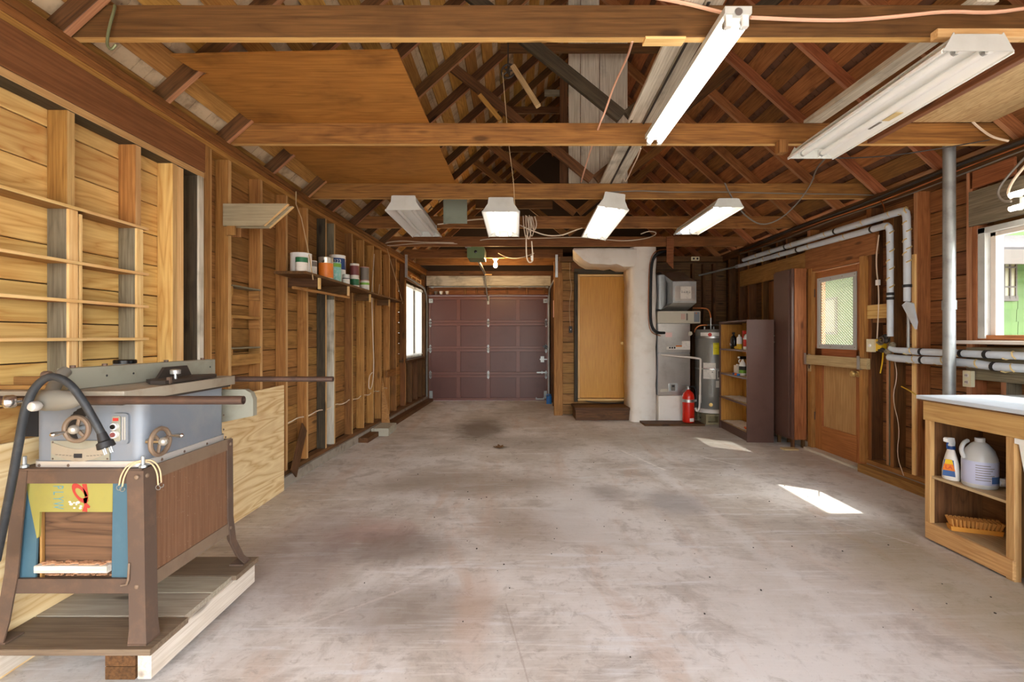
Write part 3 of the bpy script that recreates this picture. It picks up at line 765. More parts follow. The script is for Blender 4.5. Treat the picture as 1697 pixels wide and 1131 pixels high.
# ---- wall behind the camera: the big vehicle opening stands open
b = MB().box((-2.2, -1.06, 0), (-1.75, -1.0, 2.62)).box((2.75, -1.06, 0), (3.6, -1.0, 2.62)).box((-1.75, -1.06, 2.40), (2.75, -1.0, 2.62))
b.prism([(-2.4, -1.06, 2.62), (3.9, -1.06, 2.62), (.75, -1.06, 5.3)], (0, .05, 0))
wf = struct(b.build('wall_front', 'siding_mid'))

# ------------------------------------------------------------------ roof seen from below
PITCH = math.atan(.9); CA, SA = math.cos(PITCH), math.sin(PITCH)
def roof_pt(side, d, up):
    """d metres up the slope from the wall plate, up = distance above the rafters' lower edge -> (x, z)"""
    x = -1.98 + CA*d - SA*up; z = 2.645 + SA*d + CA*up
    return (x, z) if side < 0 else (1.5 - x, z)
def roof_n(side): return Vector((-SA*(1 if side < 0 else -1), 0, CA))
RL = 2.73/CA
b = MB()
for sd in (-1, 1):
    (xa, za), (xb, zb) = roof_pt(sd, -.36, .142), roof_pt(sd, RL + .14, .142)
    n = roof_n(sd)*.03
    b.prism([(xa, -1.1, za), (xb, -1.1, zb), (xb, 10.05, zb), (xa, 10.05, za)], n)
ceil = struct(b.build('ceiling', 'ext_dark', origin=(.75, 0, 2.6))); ROOTM[ceil] = Matrix.Translation((.75, 0, 2.6))
JOISTS = [-.25, .96, 2.17, 3.37, 4.70, 5.98, 7.20, 8.26, 9.1]
for y in JOISTS:
    j_ = slab('ceiling_joist', 'joist_shaded' if y < 2.2 and y > 2 else ('joist' if y < 7 else 'fir_brown'), (-2.05 if y < 6 else XL(y) - .05, y, 2.645), (3.5 if y < 8 else .80, y + .042, 2.79), ceil); edge(j_, (0, 0, -1), 'joist_lit_edge')
RAFT = [-.85, -.25, .35, .92, 1.53, 2.12, 2.74, 3.32, 3.95, 4.62, 5.20, 5.90, 6.50, 7.14, 7.75, 8.35, 8.95, 9.55]
for y in RAFT:
    for sd in (-1, 1):
        (xa, za), (xb, zb) = roof_pt(sd, -.36, .045), roof_pt(sd, RL, .045)
        r_ = bar('rafter', 'fir_dark' if sd < 0 else 'fir_red', (xa, y + .02, za), (xb, y + .02, zb), .04, .09, roof_n(sd), ceil); edge(r_, -roof_n(sd), 'red_lit_edge')
# skip sheathing
for sd in (-1, 1):
    d = -.36; k = 0
    while d < RL + .05:
        wd = .135 if sd < 0 else .16
        cuts = sorted([-1.05, 10.0] + [random.choice((1.55, 2.14)) if k % 2 else random.choice((3.34, 2.76)), random.choice((4.63, 5.22)) if k % 2 else random.choice((5.92, 6.52)), 7.77 if k % 2 else 8.37])
        for y0, y1 in zip(cuts, cuts[1:]):
            x, z = roof_pt(sd, d + wd/2, .0905 + .0095)
            bar('roof_board', ('roof_yellow' if random.random() < .75 else 'fir_stud') if sd < 0 else ('roof_red' if random.random() < .8 else 'fir_brown'), (x, y0 + .002, z), (x, y1 - .002, z), wd, .019, roof_n(sd), ceil)
        d += wd + (.085 if sd < 0 else .06); k += 1
# shingle butts showing through the gaps
for sd in (-1, 1):
    b = MB(); n = roof_n(sd); u = Vector((CA if sd < 0 else -CA, 0, SA)); d = -.36
    while d < RL:
        y = -1.05
        while y < 10:
            wd = random.uniform(.08, .17)
            x, z = roof_pt(sd, d, .1105); c = Vector((x, 0, z)); j = random.uniform(0, .004)
            a = c + n*j; e = a + u*.16 + n*.008
            b.add([(a.x, y, a.z), (a.x, y + wd - .004, a.z), (e.x, y + wd - .004, e.z), (e.x, y, e.z)] + [((p + n*.008).x, q, (p + n*.008).z) for p, q in ((a, y), (a, y + wd - .004), (e, y + wd - .004), (e, y))],
                  [(0, 1, 2, 3), (4, 7, 6, 5), (0, 4, 5, 1), (1, 5, 6, 2), (2, 6, 7, 3), (3, 7, 4, 0)])
            y += wd
        d += .15
    sh = b.build('roof_shingles', 'shingle' if sd < 0 else 'shingle_red', ceil); sh['kind'] = 'stuff'
slab('ridge_board', 'fir_brown', (.735, -1.05, 4.99), (.765, 10.0, 5.16), ceil)
for y in JOISTS[3:7]:
    for sd in (-1, 1):
        xa, za = .75 + sd*.02, 2.82; xb, zb = (.75 - 1.42 if sd < 0 else .75 + 1.42), 3.95
        m = {3.37: 'dark_grey_wood', 4.70: 'fir_dark'}.get(y, 'fir_brown')
        bar('truss_web', m, (xa, y - .024, za), (xb, y - .024, zb), .09, .038, (0, 1, 0), ceil)
# short collar ties high in the roof
for y in (4.62, 5.9, 7.14): slab('collar_tie', 'fir_dark', (-.15, y + .042, 4.05), (1.65, y + .08, 4.13), ceil)
# blocking between rafters on the plates

# ------------------------------------------------------------------ table saw on its dolly
def loft(b, secs):
    n = len(secs[0]); vs_ = [p for s_ in secs for p in s_]; fs = []
    for j in range(len(secs) - 1):
        for i in range(n): fs.append((j*n+i, j*n+(i+1) % n, (j+1)*n+(i+1) % n, (j+1)*n+i))
    fs += [tuple(range(n-1, -1, -1)), tuple(range((len(secs)-1)*n, len(secs)*n))]
    return b.add(vs_, fs)
def hollow(b, p, q, r, t=.0028, n=16):
    L = (Vector(q) - Vector(p)).length
    return b.lathe(p, [(r - t, .03), (r - t, 0), (r, 0), (r, L), (r - t, L), (r - t, L - .03)], n, Vector(q) - Vector(p))

dol = thing('saw_dolly', 'low plank dolly with white side beam under the table saw', 'dolly', (-1.65, 2.1, 0))
for y0, y1, m in ((1.75, 1.955, 'dolly_top'), (1.962, 2.135, 'dolly_top_pale'), (2.142, 2.285, 'dolly_top_pale'), (2.292, 2.49, 'dolly_top')):
    slab('plank', m, (-1.948, y0, .142), (-1.325 if y0 < 1.8 or y0 > 2.2 else -1.345, y1, .165), dol, grain='x')
slab('beam', 'dolly_white', (-1.385, 1.77, .045), (-1.335, 2.47, .142), dol)
slab('beam', 'dolly_white', (-1.945, 1.77, .045), (-1.895, 2.47, .142), dol)
slab('end_block', 'fir_dark', (-1.50, 1.765, .095), (-1.39, 1.95, .142), dol, grain='y'); slab('end_block', 'fir_dark', (-1.50, 1.765, .046), (-1.39, 1.95, .093), dol, grain='y')
for x, y in ((-1.42, 2.38), (-1.87, 2.38), (-1.44, 2.02), (-1.87, 2.15)):
    MB().cyl((x - .014, y, .03), (x + .014, y, .03), .03, n=16).build('caster', 'black_rubber', dol)

saw = thing('table_saw', 'old blue-grey cabinet table saw on rusty steel stand', 'table saw', (-1.62, 2.08, .165))
Zf, Zs = .167, .80
def leg(pts, sx, sy, w1=.058, t=.006):
    b = MB(); secs = []
    for (x, y, z, wd) in pts:
        o = [(0, 0), (-sx*wd, 0), (-sx*wd, sy*t), (-sx*t, sy*t), (-sx*t, sy*wd), (0, sy*wd)]
        secs.append([(x + a, y + c, z) for a, c in o])
    loft(b, secs)
    x, y, z, wd = pts[0]
    b.box((min(x, x - sx*.07), min(y, y + sy*.07), Zf), (max(x, x - sx*.07), max(y, y + sy*.07), Zf + .006))
    return b
leg([(-1.352, 1.768, Zf, .07), (-1.366, 1.784, .22, .062), (-1.375, 1.792, .36, .062), (-1.385, 1.797, Zs, .062)], 1, 1).build('leg', 'rust_steel', saw, ang=20)
leg([(-1.946, 1.775, Zf, .06), (-1.928, 1.79, .24, .05), (-1.90, 1.795, .42, .05), (-1.868, 1.797, Zs, .05)], -1, 1).build('leg', 'rust_steel', saw, ang=20)
leg([(-1.345, 2.455, Zf, .05), (-1.365, 2.43, .20, .042), (-1.38, 2.385, .30, .042), (-1.385, 2.37, .42, .042), (-1.385, 2.365, Zs, .042)], 1, -1).build('leg', 'rust_steel', saw, ang=20)
leg([(-1.946, 2.455, Zf, .05), (-1.93, 2.42, .24, .042), (-1.868, 2.365, Zs, .042)], -1, -1).build('leg', 'rust_steel', saw, ang=20)
MB().box((-1.868, 1.80, .752), (-1.387, 1.812, .7975)).box((-1.868, 1.80, .798), (-1.387, 1.87, .806)).build('top_rail', 'rust_steel', saw)
MB().box((-1.905, 1.80, .342), (-1.387, 1.812, .396)).build('bottom_rail', 'rust_steel', saw)
MB().box((-1.393, 1.80, .752), (-1.388, 2.36, .806)).build('side_rail', 'rust_pale', saw)
MB().box((-1.393, 1.80, .342), (-1.388, 2.36, .396)).build('side_rail', 'rust_pale', saw)
MB().box((-1.868, 1.80, .342), (-1.862, 2.36, .806)).build('far_side_panel', 'rust_steel', saw)
slab('side_panel', 'hardboard', (-1.398, 1.83, .37), (-1.393, 2.35, .78), saw, grain='z')
for y_, z_ in ((1.815, .778), (1.815, .372), (2.345, .778), (2.345, .372)): MB().lathe((-1.386, y_, z_), [(.009, 0), (.008, .004), (.003, .006)], 10, (1, 0, 0)).build('bolt', 'rust_pale', saw)
for x_, z_ in ((-1.405, .778), (-1.405, .372)): MB().lathe((x_, 1.792, z_), [(.009, 0), (.008, .004), (.003, .006)], 10, (0, -1, 0)).build('bolt', 'rust_pale', saw)

# painted plywood front with its ash-door cut out
F0, F1 = 1.814, 1.822
def zx(px, py): return ((px - VPX)*F0/FPX, CAM_H + (VPY - py)*F0/FPX)
b = MB()
def poly(m, pts): b.use(m).prism([(zx(*p)[0], F0, zx(*p)[1]) for p in pts], (0, F1 - F0, 0))
poly('paint_yellow', [(42, 800), (187, 800), (187, 849), (66, 849), (52, 849)])
poly('paint_blue', [(187, 800), (216, 800), (216, 968), (185, 966)])
poly('paint_yellow', [(52, 849), (66, 849), (64, 890), (61, 893)])
poly('paint_blue', [(30, 800), (42, 800), (52, 849), (61, 893), (58, 966), (24, 966)])
fp = b.build('front_panel', None, saw, ang=10, label='blue and yellow painted plywood front panel with faded lettering')
for ch_, py in (('P', 808), ('L', 817.5), ('Y', 827), ('W', 838)):
    X, Z = zx(96, py); text('letter', ch_, .056, (X, F0 - .0006, Z), (R(90), R(90), 0), 'paint_cyan', fp, .0004, sx_=.5)
b = MB(); ring = []
for rr in (1.0, .58):
    for k in range(20):
        t = 2*math.pi*k/20; u, v_ = math.cos(t)*13.5*rr, math.sin(t)*15*(rr if rr == 1 else .5)
        ring.append(zx(133 + u + v_*.18, 818 + v_ + u*.55))
n = 20
b.add([(x_, F0 - .0008, z_) for x_, z_ in ring], [(k, (k + 1) % n, n + (k + 1) % n, n + k) for k in range(n)])
def flat(pts): b.add([(zx(*p)[0], F0 - .0008, zx(*p)[1]) for p in pts], [tuple(range(len(pts)))])
flat([(136, 802.5), (144, 802.5), (147, 822), (141, 824)]); flat([(138, 826), (146, 824), (144, 834), (150, 840), (148, 843), (145, 842), (145, 849), (136, 848), (140, 838)])
b.build('red_emblem', 'paint_red', fp, ang=10)
b = MB()
for k in range(9):
    x_, z_ = zx(112 + random.uniform(0, 28), 831 + random.uniform(0, 12)); r_ = random.uniform(.004, .009)
    b.add([(x_ + r_*math.cos(2*math.pi*i/8), F0 - .0010 - k*.00003, z_ + r_*.7*math.sin(2*math.pi*i/8)) for i in range(8)], [tuple(range(8))])
b.build('paint_rub', 'paper_pink', fp, ang=10)
x0, z1 = zx(60, 849); x1, z0 = zx(190, 966)
slab('ash_door', 'saw_ply', (x0, 1.842, z0 - .01), (x1, 1.850, z1 + .01), saw, grain='x')
xa, za = zx(66, 852); slab('door_edge', 'pine_old', (xa - .012, 1.824, z0 - .005), (xa - .004, 1.84, z1), saw)
xa, za = zx(62, 948); xb, zb = zx(182, 936)
slab('ledge_strip', 'dolly_white', (xa, 1.800, za), (xb, 1.842, zb), saw)
b = MB()
for k in range(70):
    x_ = random.uniform(xa + .01, xb - .005); y_ = random.uniform(1.812, 1.838); r_ = random.uniform(.004, .009)
    b.sphere((x_, y_, zb + .001), r_, 6, 1.6, 1, .9*random.uniform(.4, 1))
for k in range(50):
    x_ = random.uniform(x0 + .01, x1 - .005); b.sphere((x_, random.uniform(1.823, 1.838), .399), random.uniform(.003, .006), 6, 1.6, 1, .6)
sd_ = b.build('sawdust', 'sawdust', saw); sd_['kind'] = 'stuff'
MB().tube([(-1.432, 1.79, .46), (-1.432, 1.785, .40), (-1.436, 1.782, .385), (-1.455, 1.78, .382)], .004, 6).build('hasp_hook', 'rust_pale', saw)

# cabinet
body = MB().rbox((-1.835, 1.832, .80), (-1.413, 2.355, 1.06), .045, 5).build('saw_body', 'saw_blue', saw)
MB().rbox((-1.842, 1.825, .797), (-1.406, 2.362, .828), .048, 5).build('base_band', 'aluminium', saw)
for y_ in (1.92, 2.05, 2.2, 2.34): MB().lathe((-1.406, y_, .812), [(.006, 0), (.003, .003)], 8, (1, 0, 0)).build('bolt', 'rust_steel', saw)
for x_ in (-1.80, -1.69): MB().lathe((x_, 1.825, .813), [(.006, 0), (.003, .003)], 8, (0, -1, 0)).build('bolt', 'rust_steel', saw)
for z_ in (1.0, .92, .85): MB().lathe((-1.413, 2.335, z_), [(.005, 0), (.003, .003)], 8, (1, 0, 0)).build('bolt', 'rust_steel', saw)
for x_, y_ in ((-1.845, 1.815), (-1.40, 1.815)):
    MB().cyl((x_, y_, .806), (x_, y_, .85), .0065, n=8).cyl((x_, y_, .808), (x_, y_, .818), .013, n=6).build('anchor_bolt', 'galv_dull', saw)
# slots, plates, switch
b = MB()
for k in range(9):
    t = R(205 - k*12); b.sphere((-1.61 + .075*math.cos(t), 1.831, .945 + .075*math.sin(t)), .02, 8, 1, .08, 1)
b.build('tilt_slot', 'black_rubber', saw)
np_ = MB().box((-1.755, 1.824, .832), (-1.535, 1.831, .906)).build('name_plate', 'fence_grey', saw)
b = MB(); o = []
for k in range(13):
    t = k/12; o.append((-1.752 + .214*t, .872 - .038*math.sin(math.pi*(t*.9 + .06))))
for k in range(13):
    t = 1 - k/12; o.append((-1.745 + .2*t, .905 - .024*math.sin(math.pi*t)))
b.prism([(x_, 1.8215, z_ - .006) for x_, z_ in o], (0, .004, 0)); b.build('tilt_scale', 'saw_table', np_)
MB().box((-1.665, 1.8195, .842), (-1.635, 1.822, .858)).build('scale_pointer', 'text_black', np_)
for k in range(14):
    if 6 <= k <= 8: continue
    x_ = -1.735 + k*.013; MB().box((x_, 1.8203, .846 + abs(k - 7)*.001), (x_ + .008, 1.822, .849 + abs(k - 7)*.001)).build('scale_mark', 'cable_grey', np_)
for x_, z_ in ((-1.748, .838), (-1.748, .900), (-1.542, .838), (-1.542, .900)): MB().lathe((x_, 1.824, z_), [(.004, 0), (.002, .002)], 8, (0, -1, 0)).build('screw', 'rust_steel', np_)
sw = MB().rbox((-1.528, 1.822, .893), (-1.462, 1.838, 1.010), .012, 3, 1).build('switch_plate', 'saw_blue', saw)
MB().rbox((-1.520, 1.818, .905), (-1.488, 1.824, 1.0), .006, 2, 1).build('switch_face', 'fence_grey', sw)
for k in range(2): MB().rbox((-1.482 + k*.008, 1.818, .91), (-1.478 + k*.008, 1.824, .998), .002, 1, 1).build('switch_rib', 'aluminium', sw)
for z_, m, rm in ((.962, 'black_gloss', 'white_paint'), (.932, 'maroon_label', 'white_paint')):
    MB().cyl((-1.505, 1.806, z_), (-1.505, 1.82, z_), .013, n=14).build('button_collar', rm, sw); MB().cyl((-1.506, 1.802, z_), (-1.506, 1.807, z_), .009, n=14).build('push_button', m, sw)
MB().box((-1.515, 1.8165, .982), (-1.495, 1.8185, .993)).build('switch_badge', 'red_label', sw)
def handwheel(c, ax, r):
    c = Vector(c); ax = Vector(ax)
    hw = MB().torus(c, ax, r, .0085, 28, 8).build('handwheel', 'rust_pale', saw)
    MB().cyl(c - ax*.05, c + ax*.004, .011, n=12).build('shaft', 'chrome', hw)
    MB().sphere(c + ax*.012, .017, 12).build('hub', 'tin', hw)
    x = ax.orthogonal().normalized(); y = ax.cross(x); b = MB()
    for k in range(3):
        t = R(90 + 120*k); b.tube([c, c + (x*math.cos(t) + y*math.sin(t))*r], .006, 6)
    b.build('spoke', 'rust_pale', hw)
    t = R(-30); p = c + (x*math.cos(t) + y*math.sin(t))*r
    MB().lathe(p, [(.007, 0), (.006, .015), (.009, .035), (.009, .05), (.004, .056)], 10, ax).build('crank_grip', 'chrome', hw)
handwheel((-1.604, 1.765, .962), (0, -1, 0), .044)
handwheel((-1.365, 1.855, .897), (1, 0, 0), .050)
# table, wings, fence
MB().rbox((-1.86, 1.705, 1.066), (-1.382, 2.385, 1.106), .01, 2).build('table_top', 'saw_table', saw)
MB().box((-1.86, 1.72, 1.055), (-1.40, 2.37, 1.066)).build('table_skirt', 'cast_iron', saw)
MB().box((-1.975, 1.72, 1.075), (-1.862, 2.38, 1.104)).build('extension_wing', 'saw_table', saw)
MB().box((-1.97, 1.93, .90), (-1.845, 2.36, 1.073)).build('wing_shade_box', 'black_rubber', saw)  # black box added to stand in for the shade under the wing
slab('extension_rail', 'pine_old', (-1.975, 1.90, 1.106), (-1.66, 1.925, 1.142), saw); slab('extension_rail', 'pine_old', (-1.975, 1.76, 1.106), (-1.69, 1.785, 1.122), saw)
MB().use('saw_table').box((-1.455, 1.70, 1.1055), (-1.435, 2.386, 1.1065)).build('miter_slot', 'cast_iron', saw)
hollow(MB(), (-1.98, 1.668, 1.080), (-.940, 1.668, 1.080), .0150).build('front_rail', 'rail_pipe', saw)
hollow(MB(), (-1.98, 2.425, 1.086), (-.917, 2.425, 1.086), .0135).build('rear_rail', 'rail_pipe', saw)
for y_ in (1.69, 2.405):
    for x_ in (-1.80, -1.42): MB().cyl((x_, min(y_, y_ - .02), 1.08), (x_, y_ + .03, 1.08), .009, n=8).build('rail_spacer', 'rust_steel', saw)
p0, p1 = Vector((-1.628, 1.735, 1.146)), Vector((-1.545, 2.45, 1.146))
fe = bar('rip_fence', 'fence_grey', p0, p1, .044, .078, (0, 0, 1), saw)
for t in (.05, .22, .62, .92):
    q = p0.lerp(p1, t); MB().cyl((q.x, q.y, 1.184), (q.x, q.y, 1.194), .009, n=6).build('fence_bolt', 'rust_steel', fe)
for t in (.2, .36, .95):
    q = p0.lerp(p1, t); MB().lathe((q.x + .0222, q.y, 1.148), [(.0045, 0), (.0035, .0008)], 8, (1, -.12, 0)).build('fence_hole', 'text_black', fe)
b = MB(); secs = []
for t, wd, hh in ((0, .02, .015), (.12, .045, .03), (.3, .055, .036), (.55, .05, .036), (.8, .035, .028), (1, .012, .01)):
    x_ = -1.665 + .19*t; secs.append([(x_, 1.648 + wd*.5*math.cos(2*math.pi*k/12)*.8, 1.082 + hh*math.sin(2*math.pi*k/12)) for k in range(12)])
loft(b, secs); b.tube([(-1.60, 1.66, 1.10), (-1.612, 1.69, 1.13), (-1.618, 1.72, 1.165), (-1.62, 1.74, 1.175)], .02, 10, smooth=2)
fh = b.build('fence_head', 'cast_grey', saw)
def knob(c, r, m, ax=(0, -1, 0), L=.03): return MB().lathe(c, [(r*.4, -.012), (r*.4, 0), (r*.85, .002), (r, .008), (r, L*.75), (r*.85, L*.92), (r*.4, L)], 14, ax).build('knob', m, fh)
knob((-1.600, 1.622, 1.068), .017, 'aluminium'); knob((-1.685, 1.632, 1.082), .022, 'chrome', (-.6, -.8, 0), .035)
knob((-1.635, 1.70, 1.165), .014, 'rust_steel', (-1, 0, 0), .03)
# motor cover
b = MB(); o = [(-1.50, .865), (-1.305, .905), (-1.305, .99), (-1.318, 1.02), (-1.345, 1.036), (-1.50, 1.036)]
b.prism([(x_, 2.40, z_) for x_, z_ in o], (0, .035, 0)); b.build('motor_cover', 'fence_grey', saw, ang=50)
# cord and plug
def pp(px, py, y): return ((px - VPX)*y/FPX, y, CAM_H + (VPY - py)*y/FPX)
pc = thing('power_cord', 'thick black power cord looped over the saw rail with four-pin plug', 'power cord', (-1.62, 1.62, .9))
MB().tube([pp(-6, 930, 1.72), pp(4, 880, 1.68), pp(20, 800, 1.64), pp(32, 730, 1.62), pp(42, 675, 1.60), pp(58, 640, 1.60), pp(84, 621, 1.60), pp(115, 634, 1.60), pp(140, 668, 1.60), pp(158, 700, 1.60), pp(170, 722, 1.60)], .0125, 10, smooth=2).build('cord', 'cord_black', pc)
e0, e1 = Vector(pp(168, 718, 1.60)), Vector(pp(179, 748, 1.60)); ax = (e1 - e0).normalized()
MB().lathe(e0, [(.013, 0), (.015, .014), (.017, .028), (.024, .032), (.026, .05), (.022, .052)], 14, ax).build('plug', 'black_rubber', pc)
b = MB(); sxv = ax.orthogonal().normalized()
for k in range(4):
    t = R(90*k + 30); o_ = e0 + ax*.05 + (sxv*math.cos(t) + ax.cross(sxv)*math.sin(t))*.012; b.tube([o_, o_ + ax*.022], .003, 6)
b.build('prong', 'galv_dull', pc)
# twin tie cords on the corner bolt
tcx = thing('elastic_cord', 'pair of tan braided elastic cords hooked over the saw stand bolt', 'cord', (-1.40, 1.79, .80))
for pts in ([(-1.40, 1.815, .835), (-1.44, 1.80, .828), (-1.462, 1.79, .79), (-1.468, 1.788, .75)], [(-1.40, 1.815, .83), (-1.435, 1.80, .822), (-1.452, 1.79, .78), (-1.456, 1.788, .745)],
            [(-1.40, 1.815, .835), (-1.382, 1.84, .83), (-1.372, 1.865, .79), (-1.372, 1.87, .735)], [(-1.40, 1.815, .83), (-1.384, 1.835, .822), (-1.374, 1.852, .78), (-1.373, 1.855, .73)]):
    MB().tube(pts, .0028, 6, smooth=2).build('strand', 'rope_tan', tcx)
    e = pts[-1]; MB().torus((e[0], e[1], e[2] - .010), (0, 1, 0), .009, .0014, 12, 5, 20, 320).build('wire_hook', 'galv', tcx)
mg = thing('miter_gauge', 'black miter gauge with round knob on the saw table', 'miter gauge', (-1.43, 2.12, 1.106), R(-2))
b = MB(); hp = [(-1.485, 2.02), (-1.40, 2.02), (-1.40, 2.22), (-1.485, 2.22)]
b.prism([(-1.40, 1.93, 1.109), (-1.40, 2.26, 1.109), (-1.425, 2.30, 1.109), (-1.52, 2.26, 1.109), (-1.53, 2.0, 1.109), (-1.46, 1.93, 1.109)], (0, 0, .014)); b.build('gauge_body', 'cast_iron', mg)
MB().prism([(-1.515, 2.03, 1.123), (-1.515, 2.24, 1.123), (-1.515, 2.21, 1.168), (-1.515, 2.07, 1.168)], (.012, 0, 0)).build('gauge_fence', 'cast_iron', mg)
MB().lathe((-1.43, 2.03, 1.123), [(.006, 0), (.006, .018), (.019, .02), (.02, .036), (.016, .039), (.003, .04)], 16).build('gauge_knob', 'galv', mg)
MB().box((-1.41, 1.95, 1.108), (-1.395, 1.962, 1.135)).build('gauge_stop', 'rust_steel', mg)
jr = thing('small_jar', 'small tin jar with black lid standing behind the rip fence', 'jar', (-1.86, 2.30, 1.106))
MB().lathe((-1.86, 2.30, 1.1062), [(.042, 0), (.045, .004), (.045, .062), (.042, .066)], 20).build('jar_body', 'galv_dull', jr); MB().lathe((-1.86, 2.30, 1.1722), [(.046, 0), (.046, .014), (.042, .018)], 20).build('lid', 'black_gloss', jr)
MB().lathe((-1.86, 2.30, 1.116), [(.0455, 0), (.0455, .045)], 20).build('jar_label', 'paper', jr)

slab('plywood_sheet', 'ply_pale', (-1.968, 1.66, .0), (-1.952, 4.07, .89), grain='y', label='pale wavy-grained plywood sheet standing against the stud wall behind the saw', cat='plywood')

# thin shelves let in between the near studs
ORD = ['topmost', 'second highest', 'second lowest', 'lowest']
for (y0, y1, bay) in ((1.20, 2.225, 'wide stud bay over the saw cord'), (2.20, 2.60, 'narrow stud bay over the saw fence')):
    for k, z in enumerate((1.876, 1.632, 1.459, 1.287)):
        sh_ = slab('bay_shelf', 'pine_old' if k == 0 else 'fir_stud', (-2.09, y0, z - .006), (-1.978, y1, z + .006), None, grain='y', label=f'{ORD[k]} thin plywood shelf in the {bay}', cat='shelf')
        slab('shelf_lip', 'pine_edge', (-1.978, y0, z - .007), (-1.974, y1, z + .007), sh_)

# angled plywood brackets high on the wall
for k, y in enumerate((3.332, 3.402)):
    o = thing('shelf_bracket', ('grey mitred plywood bracket nailed to the stud side, front one of the pair' if k == 0 else 'grey mitred plywood bracket nailed behind its twin on the stud'), 'bracket', (-1.9, y, 2.065))
    b = MB().prism([(-2.02, y, 2.217), (-1.57, y, 2.217), (-1.74, y, 2.064), (-2.02, y, 2.064)], (0, .022, 0)); b.build('bracket_board', 'ply_grey', o)
    bar('cut_edge', 'pine_edge', (-1.571, y + .011, 2.2145), (-1.739, y + .011, 2.0655), .022, .004, (.66, 0, -.75), o)
    slab('cleat', 'pine_old', (-2.0, y + .003, 2.0), (-1.94, y + .02, 2.064), o)

# paint shelf
shf = thing('paint_shelf', 'long brown plank shelf on brackets holding paint cans', 'shelf', (-1.85, 5.5, 1.80))
bar('shelf_board', 'fir_dark', (-1.86, 3.98, 1.829), (-1.84, 5.6, 1.829), .27, .022, (0, 0, 1), shf); bar('shelf_board', 'fir_dark', (-1.845, 5.61, 1.828), (-1.80, 7.35, 1.828), .19, .022, (0, 0, 1), shf)
for y, dx in ((4.27, .25), (4.98, .25), (5.9, .16), (6.75, .14)):
    slab('bracket', 'fir_dark', (XL(y) - .02, y, 1.735), (XL(y) + dx, y + .02, 1.817), shf)
    slab('bracket_end', 'pine_edge', (XL(y) + dx, y - .004, 1.72), (XL(y) + dx + .018, y + .028, 1.818), shf)
bar('hanging_rail', 'pine_old', (-1.84, 4.0, 1.705), (-1.74, 5.02, 1.705), .03, .022, (0, 0, 1), shf)
SZ = 1.8402
def can(name, label, x, y, r, h, body, lab=None, l0=.12, l1=.88, z=SZ, lid='tin', band=None, bail=True, grp='paint cans on the long wall shelf'):
    o = thing(name, label, 'can', (x, y, z), 0, grp)
    MB().lathe((x, y, z), [(r*.97, 0), (r, .003), (r*.985, .008), (r*.985, h - .008), (r, h - .004), (r*.97, h)], 24).build('can_body', body, o)
    MB().lathe((x, y, z + h - .006), [(r*.9, .0065), (r*.86, .0075), (r*.8, .007)], 24).build('lid', lid, o)
    if lab: MB().lathe((x, y, z + h*l0), [(r*.99, 0), (r*.992, .0005), (r*.992, h*(l1 - l0))], 24).build('can_label', lab, o)
    if band: MB().lathe((x, y, z + h*band[1]), [(r*.995, 0), (r*.997, .0005), (r*.997, h*(band[2] - band[1]))], 24).build('label_band', band[0], o)
    if bail: MB().torus((x, y - r*1.0, z + h*.78), (0, 1, 0), .008, .004, 10, 5).build('bail_ear', 'black_gloss', o)
    return o
can('paint_bucket', 'large white ribbed paint bucket at the near end of the wall shelf', -1.862, 4.19, .088, .178, 'white_plastic', lid='white_plastic', bail=False)
can('paint_can', 'small tin with green and dark label standing before the white bucket', -1.80, 4.062, .05, .128, 'paper', 'dark_green', .30, .95, lid='tin', band=('paper', .3, .62), bail=False)
can('paint_can', 'small grey and white tin beside the orange paint can', -1.865, 4.42, .045, .15, 'paper', 'cable_grey', .65, .95, bail=False)
can('paint_can', 'orange labelled gallon paint can on the wall shelf', -1.785, 4.54, .067, .20, 'tin', 'orange_label', .04, .72)
c1 = can('paint_can', 'green and teal splashed primer can under the blue-label can', -1.81, 4.80, .072, .19, 'teal_label', 'green_label', .76, .95, lid='tin', bail=False)
c2 = can('paint_can', 'white primer can with blue 123 label stacked over another can', -1.865, 5.05, .082, .305, 'white_plastic', 'white_plastic', .05, .95)
bl = MB().lathe((-1.865, 5.05, SZ + .155), [(.083, 0), (.0832, .0005), (.0832, .115)], 24).build('blue_label', 'blue_dark', c2)
text('label_text', '123', .05, (-1.835, 4.9705, SZ + .235), (R(90), 0, R(20)), 'text_white', bl)
can('paint_can', 'dark red and white labelled quart can on top of a green one', -1.79, 5.36, .05, .16, 'paper', 'maroon_label', .2, .85, SZ + .105, bail=False)
can('paint_can', 'dark grey and pink quart can at the far end of the stack', -1.76, 5.62, .05, .16, 'pink_label', 'cable_grey', .05, .95, SZ + .105, bail=False)
can('paint_can', 'green labelled quart can carrying the red labelled one', -1.79, 5.36, .052, .104, 'paper', 'dark_green', .25, .9, bail=False)
can('paint_can', 'white and green quart can carrying the grey and pink one', -1.76, 5.62, .055, .104, 'paper', 'green_label', .55, .8, bail=False)
can('spice_jar', 'little glass jar with black band at the shelf edge', -1.742, 4.96, .036, .095, 'clear_plastic', 'paper', .05, .5, lid='black_gloss', band=('text_black', .52, .6), bail=False)

